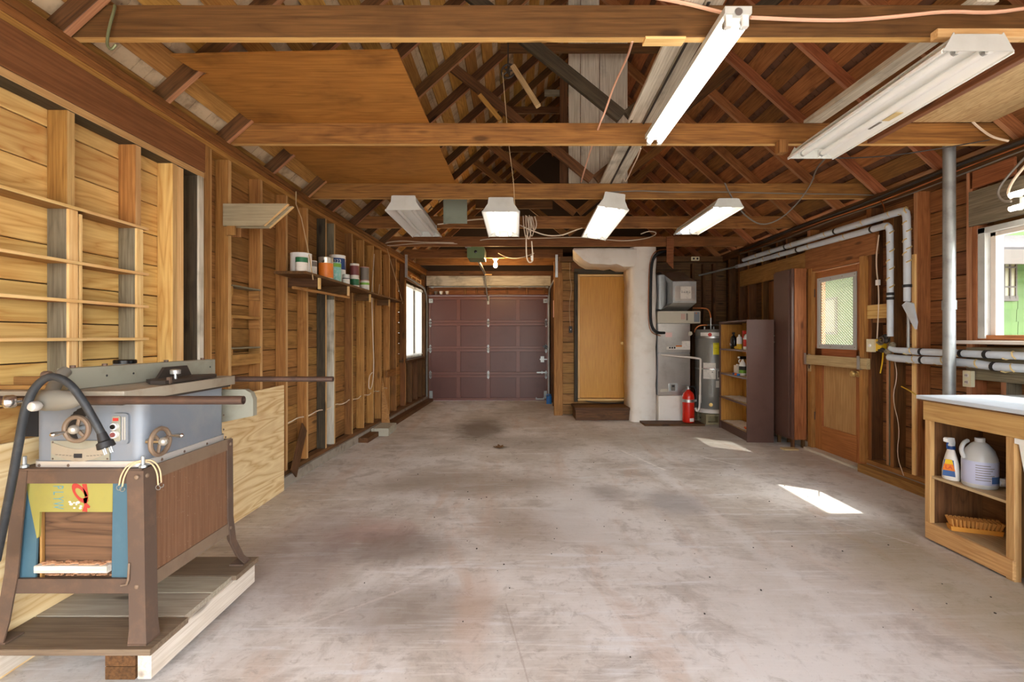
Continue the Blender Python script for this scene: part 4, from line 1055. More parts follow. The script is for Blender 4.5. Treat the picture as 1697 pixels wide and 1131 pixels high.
def cable(name, label, pts, r=.004, m='cable_white', cat='cable', sm=2, n=6, grp=None):
    return MB().tube(pts, r, n, smooth=sm).build(name, m, None, label=label, cat=cat, **({'group': grp} if grp else {}))
cable('rope', 'tan rope from the wall plate down to the paint shelf front', [(-1.97, 4.33, 2.60), (-1.975, 4.34, 2.49), (-1.90, 4.28, 2.35), (-1.78, 4.16, 2.0), (-1.712, 4.08, 1.78)], .0045, 'rope_tan', 'rope', 0)
cable('rope', 'thin rope from the wall plate to the far end of the paint shelf', [(-1.84, 6.9, 2.56), (-1.80, 7.05, 2.3), (-1.715, 7.33, 1.80)], .004, 'rope_tan', 'rope', 0)
yb = 6.42
cable('wall_cable', 'white cable hanging down the stud wall with a loop at its end', [(XL(yb) + .012, yb + .14, 2.42), (XL(yb) + .012, yb + .02, 1.9), (XL(yb) + .014, yb + .06, 1.35), (XL(yb) + .015, yb + .12, .9), (XL(yb) + .015, yb + .04, .62), (XL(yb) + .02, yb - .14, .60), (XL(yb) + .02, yb - .12, .78), (XL(yb) + .02, yb + .02, .82)], .006, 'cable_white')
cable('wall_cable', 'short pale cable hanging from the wall plate above the shelf', [(XL(6.9) - .02, 6.95, 2.4), (XL(6.9) - .02, 6.9, 2.15), (XL(6.9) - .02, 6.8, 1.86)], .005, 'rope_tan')
b = []
for k in range(26):
    y = 3.95 + k*.13; b.append((XL(y) - .03 + (.012 if k % 3 == 1 else 0), y, .535 + .014*math.sin(k*1.9)))
cable('wall_cable', 'white cable threaded low through the studs behind the paver', b, .006, 'cable_white', sm=1)

pv = slab('concrete_paver', 'cinder', (-1.885, 6.30, 0), (-1.66, 6.72, .10), ch=.008, label='rough grey concrete block on the floor by the stud wall', cat='block')
b = MB().prism([(XL(6.85) + .02, 6.80, .09), (XL(6.85) + .12, 6.88, .06), (XL(6.85) + .10, 6.86, .25), (XL(6.85) + .02, 6.82, .74)], (.012, -.012, 0)); b.build('wood_offcut', 'pine_old', None, label='tapered pine offcut leaning on the studs behind the concrete block', cat='offcut')
slab('wood_offcut', 'fir_brown', (XL(7.3) + .0, 7.05, .70), (XL(7.3) + .03, 7.55, .80), None, label='short brown board nailed low across the far studs', cat='board')
y = STUDY[2]; bar('leaning_board', 'fir_dark', (XL(y) + .04, y + .06, .09), (XL(y) + .012, y + .34, .45), .16, .012, (1, .1, 0), None, label='dark broken board leaning low between the wall studs', cat='board')

# ------------------------------------------------------------------ garage door hardware at the far end
def PP(px, py, y): return Vector(pp(px, py, y))
for sx, x, lab in ((1, GX0 - .03, 'steel roller track up the garage door side nearest the blinds'), (-1, GX1 + .02, 'steel roller track up the garage door side nearest the house door')):
    t = thing('door_track', lab, 'door track', (x, GY - .05, 0))
    pts = [(x, GY - .04, .02), (x, GY - .04, 1.95), (x, GY - .10, 2.14), (x, GY - .30, 2.24), (x, GY - .6, 2.26), (x, 7.9, 2.29)]
    b = MB(); prev = None
    for a, c in zip(pts, pts[1:]):
        a, c = Vector(a), Vector(c); dr = (c - a).normalized(); up = Vector((1, 0, 0)).cross(dr)
        for off, ww in ((0, .05),):
            b.tube([a, c], .018, 6)
    b.build('track', 'galv_dull', t)
    MB().box((x - .02, 7.9, 2.27), (x + .02, 7.93, 2.64)).build('hanger_strap', 'galv', t)
    MB().box((x - .02, GY - .02, 1.0), (x + .02, GY + .02, 1.06)).build('track_bracket', 'galv', t)
sb = thing('spring_bar', 'long steel torsion bar across the top of the garage door', 'bar', (-.55, 9.68, 2.28))
MB().cyl((-1.74, 9.68, 2.295), (.64, 9.68, 2.295), .014, n=10).build('shaft', 'galv_dull', sb)
for x in (-1.70, -.56, .05, .60): MB().cyl((x, 9.68, 2.295), (x + .05, 9.68, 2.295), .028, n=12).build('drum', 'galv_dull', sb)
op = thing('door_opener', 'green metal garage door opener box hanging from the joists', 'door opener', (-.61, 7.4, 2.47))
ox0, oz1, ox1, oz0 = PP(774, 409, 7.35).x, PP(0, 409, 7.35).z, PP(803, 428, 7.35).x, PP(0, 428, 7.35).z
MB().rbox((ox0, 7.35, oz0), (ox1, 7.75, oz1), .02, 3, 1).build('opener_case', 'opener_green', op)
MB().lathe((ox0 + .13, 7.35, (oz0 + oz1)/2 + .01), [(.022, 0), (.022, .01), (.012, .012), (.012, .02), (.002, .021)], 14, (0, -1, 0)).build('dial', 'black_gloss', op)
MB().box((ox0 - .03, 7.34, oz1 - .01), (ox0 + .06, 7.42, oz1 + .07)).build('junction_box', 'galv', op)
MB().box((ox0 + .12, 7.75, oz0 + .02), (ox0 + .155, 9.7, oz0 + .05)).build('drive_rail', 'galv_dull', op)
for x in (ox0 + .02, ox1 - .03): MB().box((x, 7.5, oz1), (x + .02, 7.52, 2.66)).build('hanger_strap', 'galv', op)
MB().tube([(ox0 + .137, 9.5, oz0 + .02), (ox0 + .16, 9.62, 2.2), (-.56, GY - .02, 2.02)], .012, 6).build('door_arm', 'galv_dull', op)
MB().box((ox0 + .15, 9.3, oz0 - .01), (ox0 + .28, 9.33, oz0 + .01)).build('trolley', 'pine_edge', op)
lb = thing('ceiling_bulb', 'bare glowing bulb in a white ceiling socket by the opener', 'light bulb', (-.35, 8.30, 2.5))
bx = PP(821, 433, 8.3); zb0 = 2.645
MB().lathe((bx.x, 8.31, zb0), [(.055, 0), (.055, -.012), (.035, -.03), (.026, -.05)], 18).build('lamp_holder', 'white_plastic', lb)
MB().lathe((bx.x, 8.31, zb0 - .05), [(.014, 0), (.016, -.02), (.03, -.05), (.034, -.075), (.028, -.10), (.012, -.112), (.002, -.114)], 18).build('bulb', 'bulb_on', lb)
for k, (px, m, lab) in enumerate(((722.5, 'cable_grey', 'small grey cup at the end of the ledge over the garage door'), (731, 'white_plastic', 'small white cup in the middle of the ledge cups'), (741, 'sill_white', 'small cream cup on the ledge nearest the door opener arm'))):
    x = PP(px, 486, 9.81).x; o = thing('small_cup', lab, 'cup', (x, 9.81, 2.15), 0, 'cups on the garage door ledge')
    MB().lathe((x, 9.81, 2.1502), [(.025, 0), (.032, .035), (.036, .045)], 14).build('cup_body', m, o); MB().lathe((x, 9.81, 2.1955), [(.038, 0), (.038, .022), (.03, .024)], 14).build('cup_lid', m, o)
jg = thing('blue_jug', 'small blue plastic jug on the floor beside the garage door', 'jug', (.655, 9.35, 0))
MB().rbox((.59, 9.30, .0), (.69, 9.40, .15), .02, 3).build('jug_body', 'blue_plastic', jg); MB().cyl((.665, 9.35, .15), (.665, 9.35, .185), .018, n=12).build('jug_cap', 'blue_plastic', jg)
MB().torus((.62, 9.35, .155), (0, 1, 0), .028, .008, 12, 6, 0, 360).build('jug_handle', 'blue_plastic', jg)
slab('hung_paper', 'paper_pink', (.626, 8.02, 1.62), (.630, 8.12, 1.90), None, label='pink paper tag hung beside the garage door post', cat='paper')
sw_ = thing('light_switch', 'dark toggle switch on the boards left of the house door', 'switch', (.905, 8.03, 1.42))
MB().rbox((.88, 8.005, 1.36), (.935, 8.04, 1.47), .006, 2, 1).build('switch_box', 'cable_dark', sw_); MB().box((.902, 7.99, 1.405), (.912, 8.006, 1.425)).build('toggle', 'white_plastic', sw_)
cable('switch_wire', 'thin tan wire down the boards to the dark toggle switch', [(.90, 8.03, 2.58), (.89, 8.028, 2.3), (.93, 8.028, 2.1), (.88, 8.028, 1.8), (.905, 8.028, 1.47)], .004, 'rope_tan', 'wire')
slab('switch_backing', 'pine_old', (.78, 8.025, 1.28), (.955, 8.038, 1.52), wi, grain='x')

# ------------------------------------------------------------------ duct, furnace, heater
du = thing('air_duct', 'white wrapped air duct rising beside the house door', 'duct', (1.95, 7.65, 0))
b = MB(); secs = []
for k in range(15):
    z = .0 + 2.66*k/14; o = []
    wob = lambda i: .010*math.sin(k*2.1 + i*1.7)
    x0, x1 = 1.755, 2.138
    for i, (a, c) in enumerate(((x0 + .05, 7.335), (x0 + .2, 7.325), (x1 - .03, 7.335), (x1, 7.37), (x1, 7.90), (x0 + .05, 7.90), (x0, 7.86), (x0, 7.40))): o.append((a + wob(i), c + wob(i + 3)*.6, z))
    secs.append(o)
loft(b, secs); b.build('riser', 'white_wrap', du, ang=60)
b = MB(); secs = []
for k in range(10):
    t = k/9; x = .93 + .90*t; wob = .010*math.sin(k*2.3)
    zt = 2.643; zb_ = 2.385 + wob + (.16 if k == 0 else .06 if k == 1 else .02 if k == 2 else 0) - (.03 if k > 6 else 0)
    secs.append([(x, 7.345, zb_ + .012), (x - (.05 if k == 0 else 0), 7.33 + wob, zb_ + .06), (x - (.07 if k == 0 else 0), 7.33 - wob, zt - .03), (x - (.05 if k == 0 else 0), 7.345, zt), (x, 7.9, zt), (x, 7.92, zt - .03), (x, 7.92, zb_ + .03), (x, 7.88, zb_)])
loft(b, secs); b.build('crossover', 'white_wrap', du, ang=60)
MB().rbox((2.165, 7.34, 0.0), (2.56, 7.93, .40), .02, 3).build('furnace_plinth', 'white_wrap', None, label='white wrapped plinth box under the furnace', cat='plinth')
fu = thing('furnace', 'stainless fronted furnace with beige control box beside the white duct', 'furnace', (2.45, 7.65, .40))
MB().box((2.165, 7.40, .402), (2.66, 7.93, 1.50)).build('cabinet', 'galv_dull', fu)
lo_ = MB().rbox((2.17, 7.372, .405), (2.655, 7.40, 1.04), .01, 2, 1).build('lower_panel', 'stainless', fu)
up_ = MB().rbox((2.17, 7.372, 1.05), (2.655, 7.40, 1.495), .01, 2, 1).build('upper_panel', 'stainless', fu)
MB().box((2.20, 7.367, .455), (2.31, 7.373, .50)).build('rating_plate', 'beige_metal', lo_)
th = MB().rbox((2.33, 7.355, .46), (2.46, 7.373, .585), .008, 2, 1).build('control_plate', 'galv', lo_)
MB().rbox((2.36, 7.345, .475), (2.42, 7.356, .57), .006, 2, 1).build('control_unit', 'cable_grey', th); MB().box((2.372, 7.3445, .53), (2.408, 7.346, .56)).build('display', 'text_black', th)
MB().box((2.295, 7.367, 1.10), (2.655, 7.373, 1.145)).build('warning_strip', 'paper', up_)
for k in range(3): MB().box((2.335 + k*.036, 7.366, 1.115), (2.36 + k*.036, 7.3675, 1.14)).build('warning_icon', 'text_black', up_)
MB().box((2.53, 7.366, 1.12), (2.655, 7.3725, 1.23)).build('instruction_sheet', 'paper', up_)
MB().box((2.44, 7.3665, 1.143), (2.53, 7.3725, 1.165)).build('orange_strip', 'orange_label', up_)
MB().cyl((2.655, 7.36, 1.345), (2.655, 7.373, 1.345), .035, n=6).build('latch_recess', 'beige_metal', up_)
MB().box((2.28, 7.367, 1.29), (2.38, 7.373, 1.36)).build('pink_tag', 'paper_pink', up_)
hd = MB().rbox((2.152, 7.34, 1.502), (2.80, 7.93, 1.685), .008, 2, 1).build('control_box', 'beige_metal', fu)
MB().box((2.705, 7.334, 1.52), (2.785, 7.341, 1.672)).build('badge', 'saw_blue', hd); MB().box((2.728, 7.333, 1.645), (2.745, 7.335, 1.66)).build('badge_light', 'orange_label', hd)
for k in range(3): MB().box((2.51 + k*.022, 7.338, 1.56), (2.522 + k*.022, 7.341, 1.645)).build('printed_lines', 'pink_label', hd)
MB().box((2.585, 7.337, 1.545), (2.61, 7.341, 1.65)).build('vent_slot', 'cable_grey', hd)
b = MB(); secs = []
for z, xa, xb, ya, yb in ((1.686, 2.20, 2.62, 7.45, 7.90), (1.80, 2.33, 2.68, 7.18, 7.80), (2.12, 2.33, 2.68, 7.18, 7.80), (2.31, 2.27, 2.60, 7.60, 7.93)):
    secs.append([(xa, ya, z), (xb, ya, z), (xb, yb, z), (xa, yb, z)])
loft(b, secs); pl = b.build('plenum', 'galv', fu, ang=10)
MB().box((2.36, 7.172, 1.83), (2.655, 7.18, 2.05)).build('access_plate', 'stainless', pl); MB().box((2.44, 7.169, 1.86), (2.60, 7.173, 2.04)).build('plate_sticker', 'paper', pl)
text('sticker_text', '2 x 20 2', .04, (2.52, 7.1685, 1.96), (R(90), 0, 0), 'text_black', pl)
MB().rbox((2.18, 7.45, 1.72), (2.33, 7.9, 2.25), .05, 4).build('side_duct', 'galv_dull', fu)
hb = MB().tube([PP(1116, 416, 7.4), PP(1100, 417, 7.30), PP(1088, 421, 7.27), PP(1081, 432, 7.27), PP(1079, 450, 7.27), PP(1078, 500, 7.27), PP(1078, 532, 7.27), PP(1082, 546, 7.27), PP(1090, 552, 7.28), PP(1101, 552, 7.37)], .021, 10, smooth=2).build('refrigerant_line', 'black_rubber', None, label='black insulated refrigerant line running down the white duct', cat='pipe')
cable('copper_line', 'thin bare copper line beside the black insulated pipe', [PP(1116, 413, 7.4), PP(1090, 414, 7.27), PP(1078, 425, 7.255), PP(1075, 460, 7.25), PP(1074, 530, 7.25), PP(1078, 552, 7.26), PP(1095, 557, 7.36)], .006, 'copper', 'pipe')
cd = thing('condensate_pipe', 'white plastic condensate pipe from the furnace to the floor', 'pipe', (2.6, 7.3, 0))
MB().tube([PP(1096, 588, 7.365), PP(1099, 588.3, 7.33), PP(1158, 594, 7.16), PP(1161, 596, 7.15), PP(1161, 600, 7.15), PP(1160, 670, 7.15), PP(1158, 680, 7.15), PP(1154, 682, 7.15), PP(1152, 676, 7.15)], .0155, 10, smooth=1).build('pipe_run', 'sill_white', cd)
MB().cyl(PP(1160, 668, 7.15), PP(1160, 655, 7.15), .02, n=12).build('coupling', 'sill_white', cd)
pk = slab('floor_plank', 'fir_dark', (1.87, 7.0, .0), (2.74, 7.30, .03), label='thin dark plank lying under the fire extinguisher', cat='plank', grain='x')
ex, ey, ez = 2.555, 7.16, .0305
fx = thing('fire_extinguisher', 'red fire extinguisher standing before the white duct plinth', 'fire extinguisher', (ex, ey, ez))
MB().lathe((ex, ey, ez), [(.075, 0), (.083, .01), (.086, .03), (.086, .36), (.082, .40), (.066, .435), (.042, .46), (.026, .47), (.022, .485)], 28).build('cylinder', 'red_ext', fx)
MB().lathe((ex, ey, ez + .30), [(.0868, 0), (.0878, .001), (.0878, .042), (.0868, .043)], 28).build('band', 'galv', fx)
MB().box((ex + .08, ey - .02, ez + .305), (ex + .115, ey + .02, ez + .335)).build('band_clip', 'galv', fx)
MB().lathe((ex, ey, ez + .48), [(.02, 0), (.022, .01), (.018, .05), (.012, .06)], 14).build('valve', 'galv', fx)
MB().tube([(ex + .03, ey, ez + .52), (ex - .02, ey - .01, ez + .545), (ex - .10, ey - .02, ez + .555)], .008, 6).build('lever', 'galv', fx); MB().tube([(ex, ey, ez + .505), (ex - .05, ey - .01, ez + .49), (ex - .105, ey - .02, ez + .45)], .008, 6).build('carry_handle', 'galv', fx)
MB().tube([(ex + .01, ey - .01, ez + .52), (ex + .07, ey - .01, ez + .535), (ex + .115, ey, ez + .47), (ex + .118, ey, ez + .34), (ex + .108, ey, ez + .16)], .011, 8, smooth=2).build('hose', 'black_rubber', fx)
def patch(cx, cy, r, X0, X1, z0, z1, n=8):
    a0, a1 = math.asin(max(-1, min(1, (X0 - cx)/r))), math.asin(max(-1, min(1, (X1 - cx)/r))); vs_ = []
    for k in range(n + 1):
        a = a0 + (a1 - a0)*k/n
        for z in (z0, z1): vs_.append((cx + r*math.sin(a), cy - r*math.cos(a), z))
    return MB().add(vs_, [(2*k, 2*k + 2, 2*k + 3, 2*k + 1) for k in range(n)])
patch(ex, ey, .0866, ex - .01, ex + .055, ez + .02, ez + .07).build('inspection_label', 'paper', fx)

def cinder(name, label, x0, y0, L=.39, D=.19, H=.15, m='cinder_olive'):
    o = thing(name, label, 'cinder block', (x0 + L/2, y0 + D/2, 0)); t = .032
    b = MB().box((x0, y0, 0), (x0 + L, y0 + D, t)).box((x0, y0, H - t), (x0 + L, y0 + D, H))
    for k in range(3): xx = x0 + k*(L - t)/2; b.box((xx, y0, t), (xx + t, y0 + D, H - t))
    b.box((x0 + .01, y0 + D*.55, t), (x0 + L - .01, y0 + D*.6, H - t)); b.build('block', m, o); return o
cinder('cinder_block', 'olive-grey hollow cinder block holding up the front of the water heater', 2.80, 7.12)
cinder('cinder_block', 'olive-grey hollow cinder block behind, under the back of the water heater', 2.82, 7.50)
hx, hy, hz = 3.02, 7.43, .151
wh = thing('water_heater', 'tall grey water heater with yellow label on cinder blocks', 'water heater', (hx, hy, hz))
MB().lathe((hx, hy, hz), [(.26, 0), (.275, .004), (.275, .06), (.268, .062), (.25, .064)], 36).build('drain_pan', 'sill_white', wh)
MB().lathe((hx, hy, hz + .05), [(.245, 0), (.25, .01), (.25, 1.19), (.24, 1.205), (.05, 1.21)], 40).build('tank', 'tank_grey', wh)
for z in (1.275, .80): MB().lathe((hx, hy, z), [(.2505, 0), (.252, .001), (.252, .024), (.2505, .025)], 40).build('strap', 'galv', wh)
yl = patch(hx, hy, .2515, hx - .085, hx + .075, 1.03, 1.205).build('energy_label', 'yellow', wh)
text('label_heading', 'ENERGYGUIDE', .021, (hx - .005, hy - .2523, 1.19), (R(90), 0, 0), 'text_black', yl, .0002)
MB().box((hx + .01, hy - .2522, 1.075), (hx + .045, hy - .2515, 1.087)).build('label_mark', 'text_black', yl); MB().box((hx - .07, hy - .2500, 1.125), (hx + .06, hy - .2495, 1.127)).build('label_mark', 'text_black', yl)
patch(hx, hy, .2513, hx - .20, hx - .05, .665, .905).build('safety_sheet', 'paper', wh); patch(hx, hy, .2518, hx - .198, hx - .052, .82, .825).build('red_rule', 'red_label', wh)
for k in range(3): patch(hx, hy, .2518, hx - .10 + k*.012, hx - .09 + k*.012, .76 + .03*k, .775 + .03*k).build('sheet_picture', 'text_black', wh)
patch(hx, hy, .2513, hx - .03, hx + .06, .665, .80).build('photo_label', 'paper', wh); patch(hx, hy, .2518, hx - .015, hx + .045, .69, .785).build('photo', 'text_black', wh)
patch(hx, hy, .2513, hx - .05, hx + .06, .54, .64).build('white_label', 'paper', wh)
bs = patch(hx, hy, .2513, hx - .225, hx + .06, 1.305, 1.36).build('brand_strip', 'white_paint', wh)
MB().lathe((hx - .125, hy - .2185, 1.327), [(.028, 0), (.028, .004), (.02, .006)], 18, (-.5, -.87, 0)).build('round_badge', 'red_label', wh)
for z0, z1 in ((.96, 1.18), (.40, .62)):
    patch(hx, hy, .2525, hx - .165, hx - .085, z0, z1).build('access_panel', 'tank_grey', wh)
    q = math.asin(-.125/.253); cx_, cy_ = hx + .2545*math.sin(q), hy - .2545*math.cos(q)
    o_ = [(cx_ - .026*math.cos(q)*s1, cy_ - .026*math.sin(q)*s1, zz) for s1, zz in ((1, z0 + .06), (1, z1 - .06), (.6, z1 - .035), (-.6, z1 - .035), (-1, z1 - .06), (-1, z0 + .06), (-.6, z0 + .035), (.6, z0 + .035), (1, z0 + .06))]
    MB().tube(o_, .0035, 5).build('panel_bead', 'tank_grey', wh)
MB().lathe((hx - .11, hy - .225, .285), [(.02, 0), (.02, .03), (.026, .032), (.026, .045), (.004, .046)], 14, (-.44, -.9, 0)).build('drain_valve', 'brass', wh)
for x in (hx - .12, hx + .02): MB().cyl((x, hy, 1.40), (x, hy, 1.45), .012, n=10).build('nipple', 'galv', wh)
cp = thing('copper_pipes', 'bent copper water pipes above the grey heater', 'pipe', (hx, hy, 1.42))
MB().tube([PP(1148, 511, 7.5), PP(1168, 511, 7.45), PP(1174, 513, 7.43), PP(1177, 520, 7.43), PP(1178, 528, 7.43)], .011, 8, smooth=2).build('hot_pipe', 'copper', cp); MB().cyl(PP(1178, 527, 7.43), PP(1178, 546, 7.43), .012, n=10).build('flex_connector', 'galv', cp)
MB().tube([PP(1151, 551, 7.5), PP(1153, 544, 7.47), PP(1160, 539, 7.45), PP(1175, 539, 7.43)], .011, 8, smooth=2).build('cold_pipe', 'copper', cp); MB().cyl(PP(1172, 539, 7.43), PP(1197, 539, 7.43), .011, n=10).build('cold_branch', 'galv', cp)
ol = thing('outlet', 'white double outlet high on the dark wall above the furnace', 'outlet', (2.95, 8.0, 2.58))
MB().rbox((2.88, 7.925, 2.545), (3.01, 7.95, 2.61), .006, 2, 1).build('outlet_plate', 'wall_ivory', ol)
for x in (2.915, 2.975): MB().cyl((x, 7.918, 2.577), (x, 7.926, 2.577), .016, n=14).build('socket', 'text_black', ol)
cdn = MB().tube([(2.99, 7.9, 2.30), (3.05, 7.85, 2.31), (3.30, 7.25, 2.35), (3.34, 7.1, 2.355)], .014, 8).build('conduit', 'galv_dull', None, label='thin grey pipe crossing the dark corner to the white pipes', cat='pipe')
x0 = PP(1105, 391, 7.15).x; x1 = PP(1117, 391, 7.15).x
MB().prism([(x0, 7.15, 2.785), (x1, 7.15, 2.785), (x1 - .01, 7.15, 2.30), (x0, 7.15, 2.40)], (0, .02, 0)).build('hanging_board', 'roof_red', None, label='short red-brown board hanging from the joist before the furnace', cat='board')

# ------------------------------------------------------------------ brown bookcase with bottles
BC = Vector((2.835, 5.93, 0)); BA = R(-4.0)
bk = thing('bookcase', 'brown painted bookcase open towards the room with bottles inside', 'bookcase', BC)
bx0, by0 = BC.x, BC.y
slab('side_panel', 'cab_brown', (bx0, by0, .0), (bx0 + .32, by0 + .02, 1.487), bk, grain='z'); slab('side_panel', 'cab_brown', (bx0, by0 + .96, .0), (bx0 + .32, by0 + .98, 1.487), bk, grain='z')
slab('back_panel', 'bookcase_inside', (bx0 + .31, by0 + .02, .04), (bx0 + .32, by0 + .96, 1.487), bk, grain='z')
slab('inner_lining', 'bookcase_inside', (bx0 + .02, by0 + .952, .1), (bx0 + .31, by0 + .96, 1.468), bk, grain='z')
slab('top_board', 'cab_brown', (bx0 - .004, by0 - .002, 1.487), (bx0 + .32, by0 + .982, 1.507), bk)
for z in (.115, .46, .79, 1.13):
    slab('shelf', 'bench_shelf', (bx0 + .004, by0 + .02, z - .02), (bx0 + .31, by0 + .952, z), bk); slab('shelf_edge', 'cab_brown', (bx0 - .002, by0 + .02, z - .022), (bx0 + .004, by0 + .96, z + .001), bk)
slab('plinth', 'cab_brown', (bx0 + .02, by0 + .02, .0), (bx0 + .035, by0 + .96, .095), bk)
bk.rotation_euler = (0, 0, BA)
def bpos(a, d, z): return rotz((bx0 + d, by0 + a, z), BC, BA)
G = 'bottles on the bookcase shelves'
def pour(name, label, cat, p, prof, m, cap=None, lab=None, n=18, sx_=1.0, sy_=1.0, grp=None, ax=(0, 0, 1)):
    o = thing(name, label, cat, p, 0, grp)
    MB().lathe(p, prof, n, ax, sx_, sy_).build('bottle_body', m, o)
    if cap: MB().lathe(Vector(p) + Vector((0, 0, cap[0])), cap[1], 14).build('cap', cap[2], o)
    for l_ in (lab or ()): MB().lathe(Vector(p) + Vector((0, 0, l_[0])), [(l_[2], 0), (l_[2]*1.004, .0006), (l_[2]*1.004, l_[1] - l_[0])], n, ax, sx_, sy_).build('bottle_label', l_[3], o)
    return o
p = bpos(.76, .12, 1.1305); o = pour('oil_bottle', 'black motor oil bottle on the top bookcase shelf', 'bottle', p, [(.05, 0), (.055, .006), (.055, .13), (.045, .16), (.018, .185), (.016, .20)], 'black_gloss', (.20, [(.019, 0), (.019, .025), (.016, .027)], 'black_rubber'), sx_=.7, grp=G)
text('label_text', '0w', .05, p + Vector((-.041, 0, .06)), (R(90), 0, R(-90)), 'text_white', o)
p = bpos(.53, .11, 1.1305); pour('spray_can', 'white aerosol can with yellow band beside the black oil bottle', 'can', p, [(.031, 0), (.033, .004), (.033, .15), (.022, .165), (.014, .17)], 'white_plastic', (.168, [(.012, 0), (.012, .025), (.006, .028)], 'white_plastic'), [(.02, .07, .0333, 'yellow_cable')], grp=G)
p = bpos(.46, .20, 1.1305); pour('cleaner_bottle', 'clear bottle with a blue top at the back of the shelf', 'bottle', p, [(.035, 0), (.038, .004), (.038, .15), (.03, .165)], 'label_lilac', (.165, [(.036, 0), (.040, .015), (.036, .06), (.016, .075), (.010, .09)], 'blue_plastic'), grp=G)
p = bpos(.32, .12, 1.1305); o = pour('spray_bottle', 'white bottle with red trigger on the top bookcase shelf', 'bottle', p, [(.036, 0), (.04, .005), (.04, .15), (.02, .19), (.015, .205)], 'white_plastic', None, [(.04, .13, .0403, 'red_label')], grp=G)
MB().box(p + Vector((-.05, -.014, .20)), p + Vector((.03, .014, .245))).box(p + Vector((-.05, -.008, .15)), p + Vector((-.04, .008, .2))).build('trigger', 'red_label', o)
p = bpos(.45, .05, 1.1305); o = thing('caulk_tube', 'yellow caulk tube lying on the top bookcase shelf', 'tube', p, 0)
MB().cyl(p + Vector((0, -.09, .022)), p + Vector((.02, .08, .022)), .021, n=14).build('tube_body', 'yellow_cable', o); MB().cyl(p + Vector((.02, .08, .022)), p + Vector((.026, .14, .022)), .012, .005, n=10).build('nozzle', 'black_rubber', o)
p = bpos(.42, .11, .7905); o = pour('spray_bottle', 'white spray bottle with black and green label and black trigger', 'bottle', p, [(.052, 0), (.056, .006), (.056, .12), (.045, .16), (.020, .19), (.016, .215)], 'white_plastic', None, [(.03, .07, .0563, 'green_label'), (.07, .12, .0564, 'text_black')], sx_=.75, grp=G)
MB().box(p + Vector((-.04, -.016, .21)), p + Vector((.04, .016, .25))).build('spray_head', 'black_gloss', o); MB().tube([p + Vector((-.03, 0, .215)), p + Vector((-.05, .0, .19)), p + Vector((-.045, 0, .165))], .006, 6).cyl(p + Vector((-.04, 0, .235)), p + Vector((-.06, 0, .235)), .011, n=10).build('trigger', 'white_plastic', o)
p = bpos(.62, .12, .7905); o = thing('carton', 'small white printed box beside the black-headed spray bottle', 'box', p)
MB().box(p + Vector((-.03, -.045, 0)), p + Vector((.03, .045, .12))).build('carton_body', 'paper', o); MB().cyl(p + Vector((0, .0, .12)), p + Vector((0, 0, .135)), .018, n=12).build('cap', 'white_plastic', o)
for k, (a, m, lab) in enumerate(((.50, 'blue_dark', 'small dark blue cap on the second bookcase shelf edge'), (.43, 'orange_plastic', 'small orange cap between blue caps on the bookcase shelf'), (.35, 'blue_plastic', 'small bright blue cap under the black and green spray bottle'))):
    p = bpos(a, .03, .7905); MB().lathe(p, [(.018, 0), (.020, .003), (.020, .022), (.016, .026)], 12).build('bottle_cap', m, None, label=lab, cat='cap')
for k, (a, d, z, L, W, rot, lab) in enumerate(((.70, .15, .4603, .36, .22, 5, 'crumpled newspaper spread over the third bookcase shelf'), (.36, .16, .4603, .34, .24, -8, 'folded newspaper nearer the side panel on the third bookcase shelf'), (.68, .15, .1153, .36, .24, 9, 'stained paper covering the far bottom of the bookcase'), (.33, .16, .1153, .40, .26, -5, 'stained paper under the orange scraper in the bookcase'))):
    p = bpos(a, d, z); b = MB(); nx, ny = 7, 6; vs_ = []
    for i in range(nx):
        for j in range(ny): vs_.append(p + Vector(((j/(ny - 1) - .5)*W, (i/(nx - 1) - .5)*L, .004 + .006*abs(math.sin(i*1.7 + j*2.1 + k)))))
    top = [(i*ny + j, (i + 1)*ny + j, (i + 1)*ny + j + 1, i*ny + j + 1) for i in range(nx - 1) for j in range(ny - 1)]
    b.add(vs_, [f[::-1] for f in top]); b.add([v_ - Vector((0, 0, .003)) for v_ in vs_], top); b.build('newspaper', 'paper', None, label=lab, cat='paper', ang=15)
p = bpos(.22, .10, .128); MB().prism([p + Vector((-.05, -.03, 0)), p + Vector((.03, -.05, 0)), p + Vector((.05, .04, 0)), p + Vector((-.03, .05, 0))], (0, 0, .018)).build('plastic_scraper', 'orange_plastic', None, label='orange plastic scraper on the bottom shelf of the bookcase', cat='scraper')

# ------------------------------------------------------------------ tall brown cabinet
cb = thing('tall_cabinet', 'tall narrow brown painted cabinet between bookcase and wooden door', 'cabinet', (3.29, 5.8, 0))
MB().box((3.205, 5.62, .10), (3.375, 5.98, 2.09)).build('cabinet_body', 'cab_brown', cb)
slab('side_board', 'fir_red', (3.235, 5.608, .10), (3.375, 5.62, 2.09), cb, grain='z')
dr = slab('cabinet_door', 'cab_brown', (3.185, 5.65, .14), (3.205, 5.975, 2.07), cb, grain='z')
MB().tube([(3.185, 5.955, 1.23), (3.165, 5.955, 1.235), (3.165, 5.955, 1.305), (3.185, 5.955, 1.31)], .006, 6).build('handle', 'beige_metal', dr)
for x, y in ((3.22, 5.64), (3.22, 5.93), (3.34, 5.64), (3.34, 5.93)): slab('foot', 'fir_dark', (x, y, .0), (x + .035, y + .03, .10), cb)
slab('wood_scrap', 'bench_shelf', (3.06, 5.50, .0), (3.22, 5.60, .018), None, label='pale wood scrap on the floor before the tall cabinet', cat='scrap')

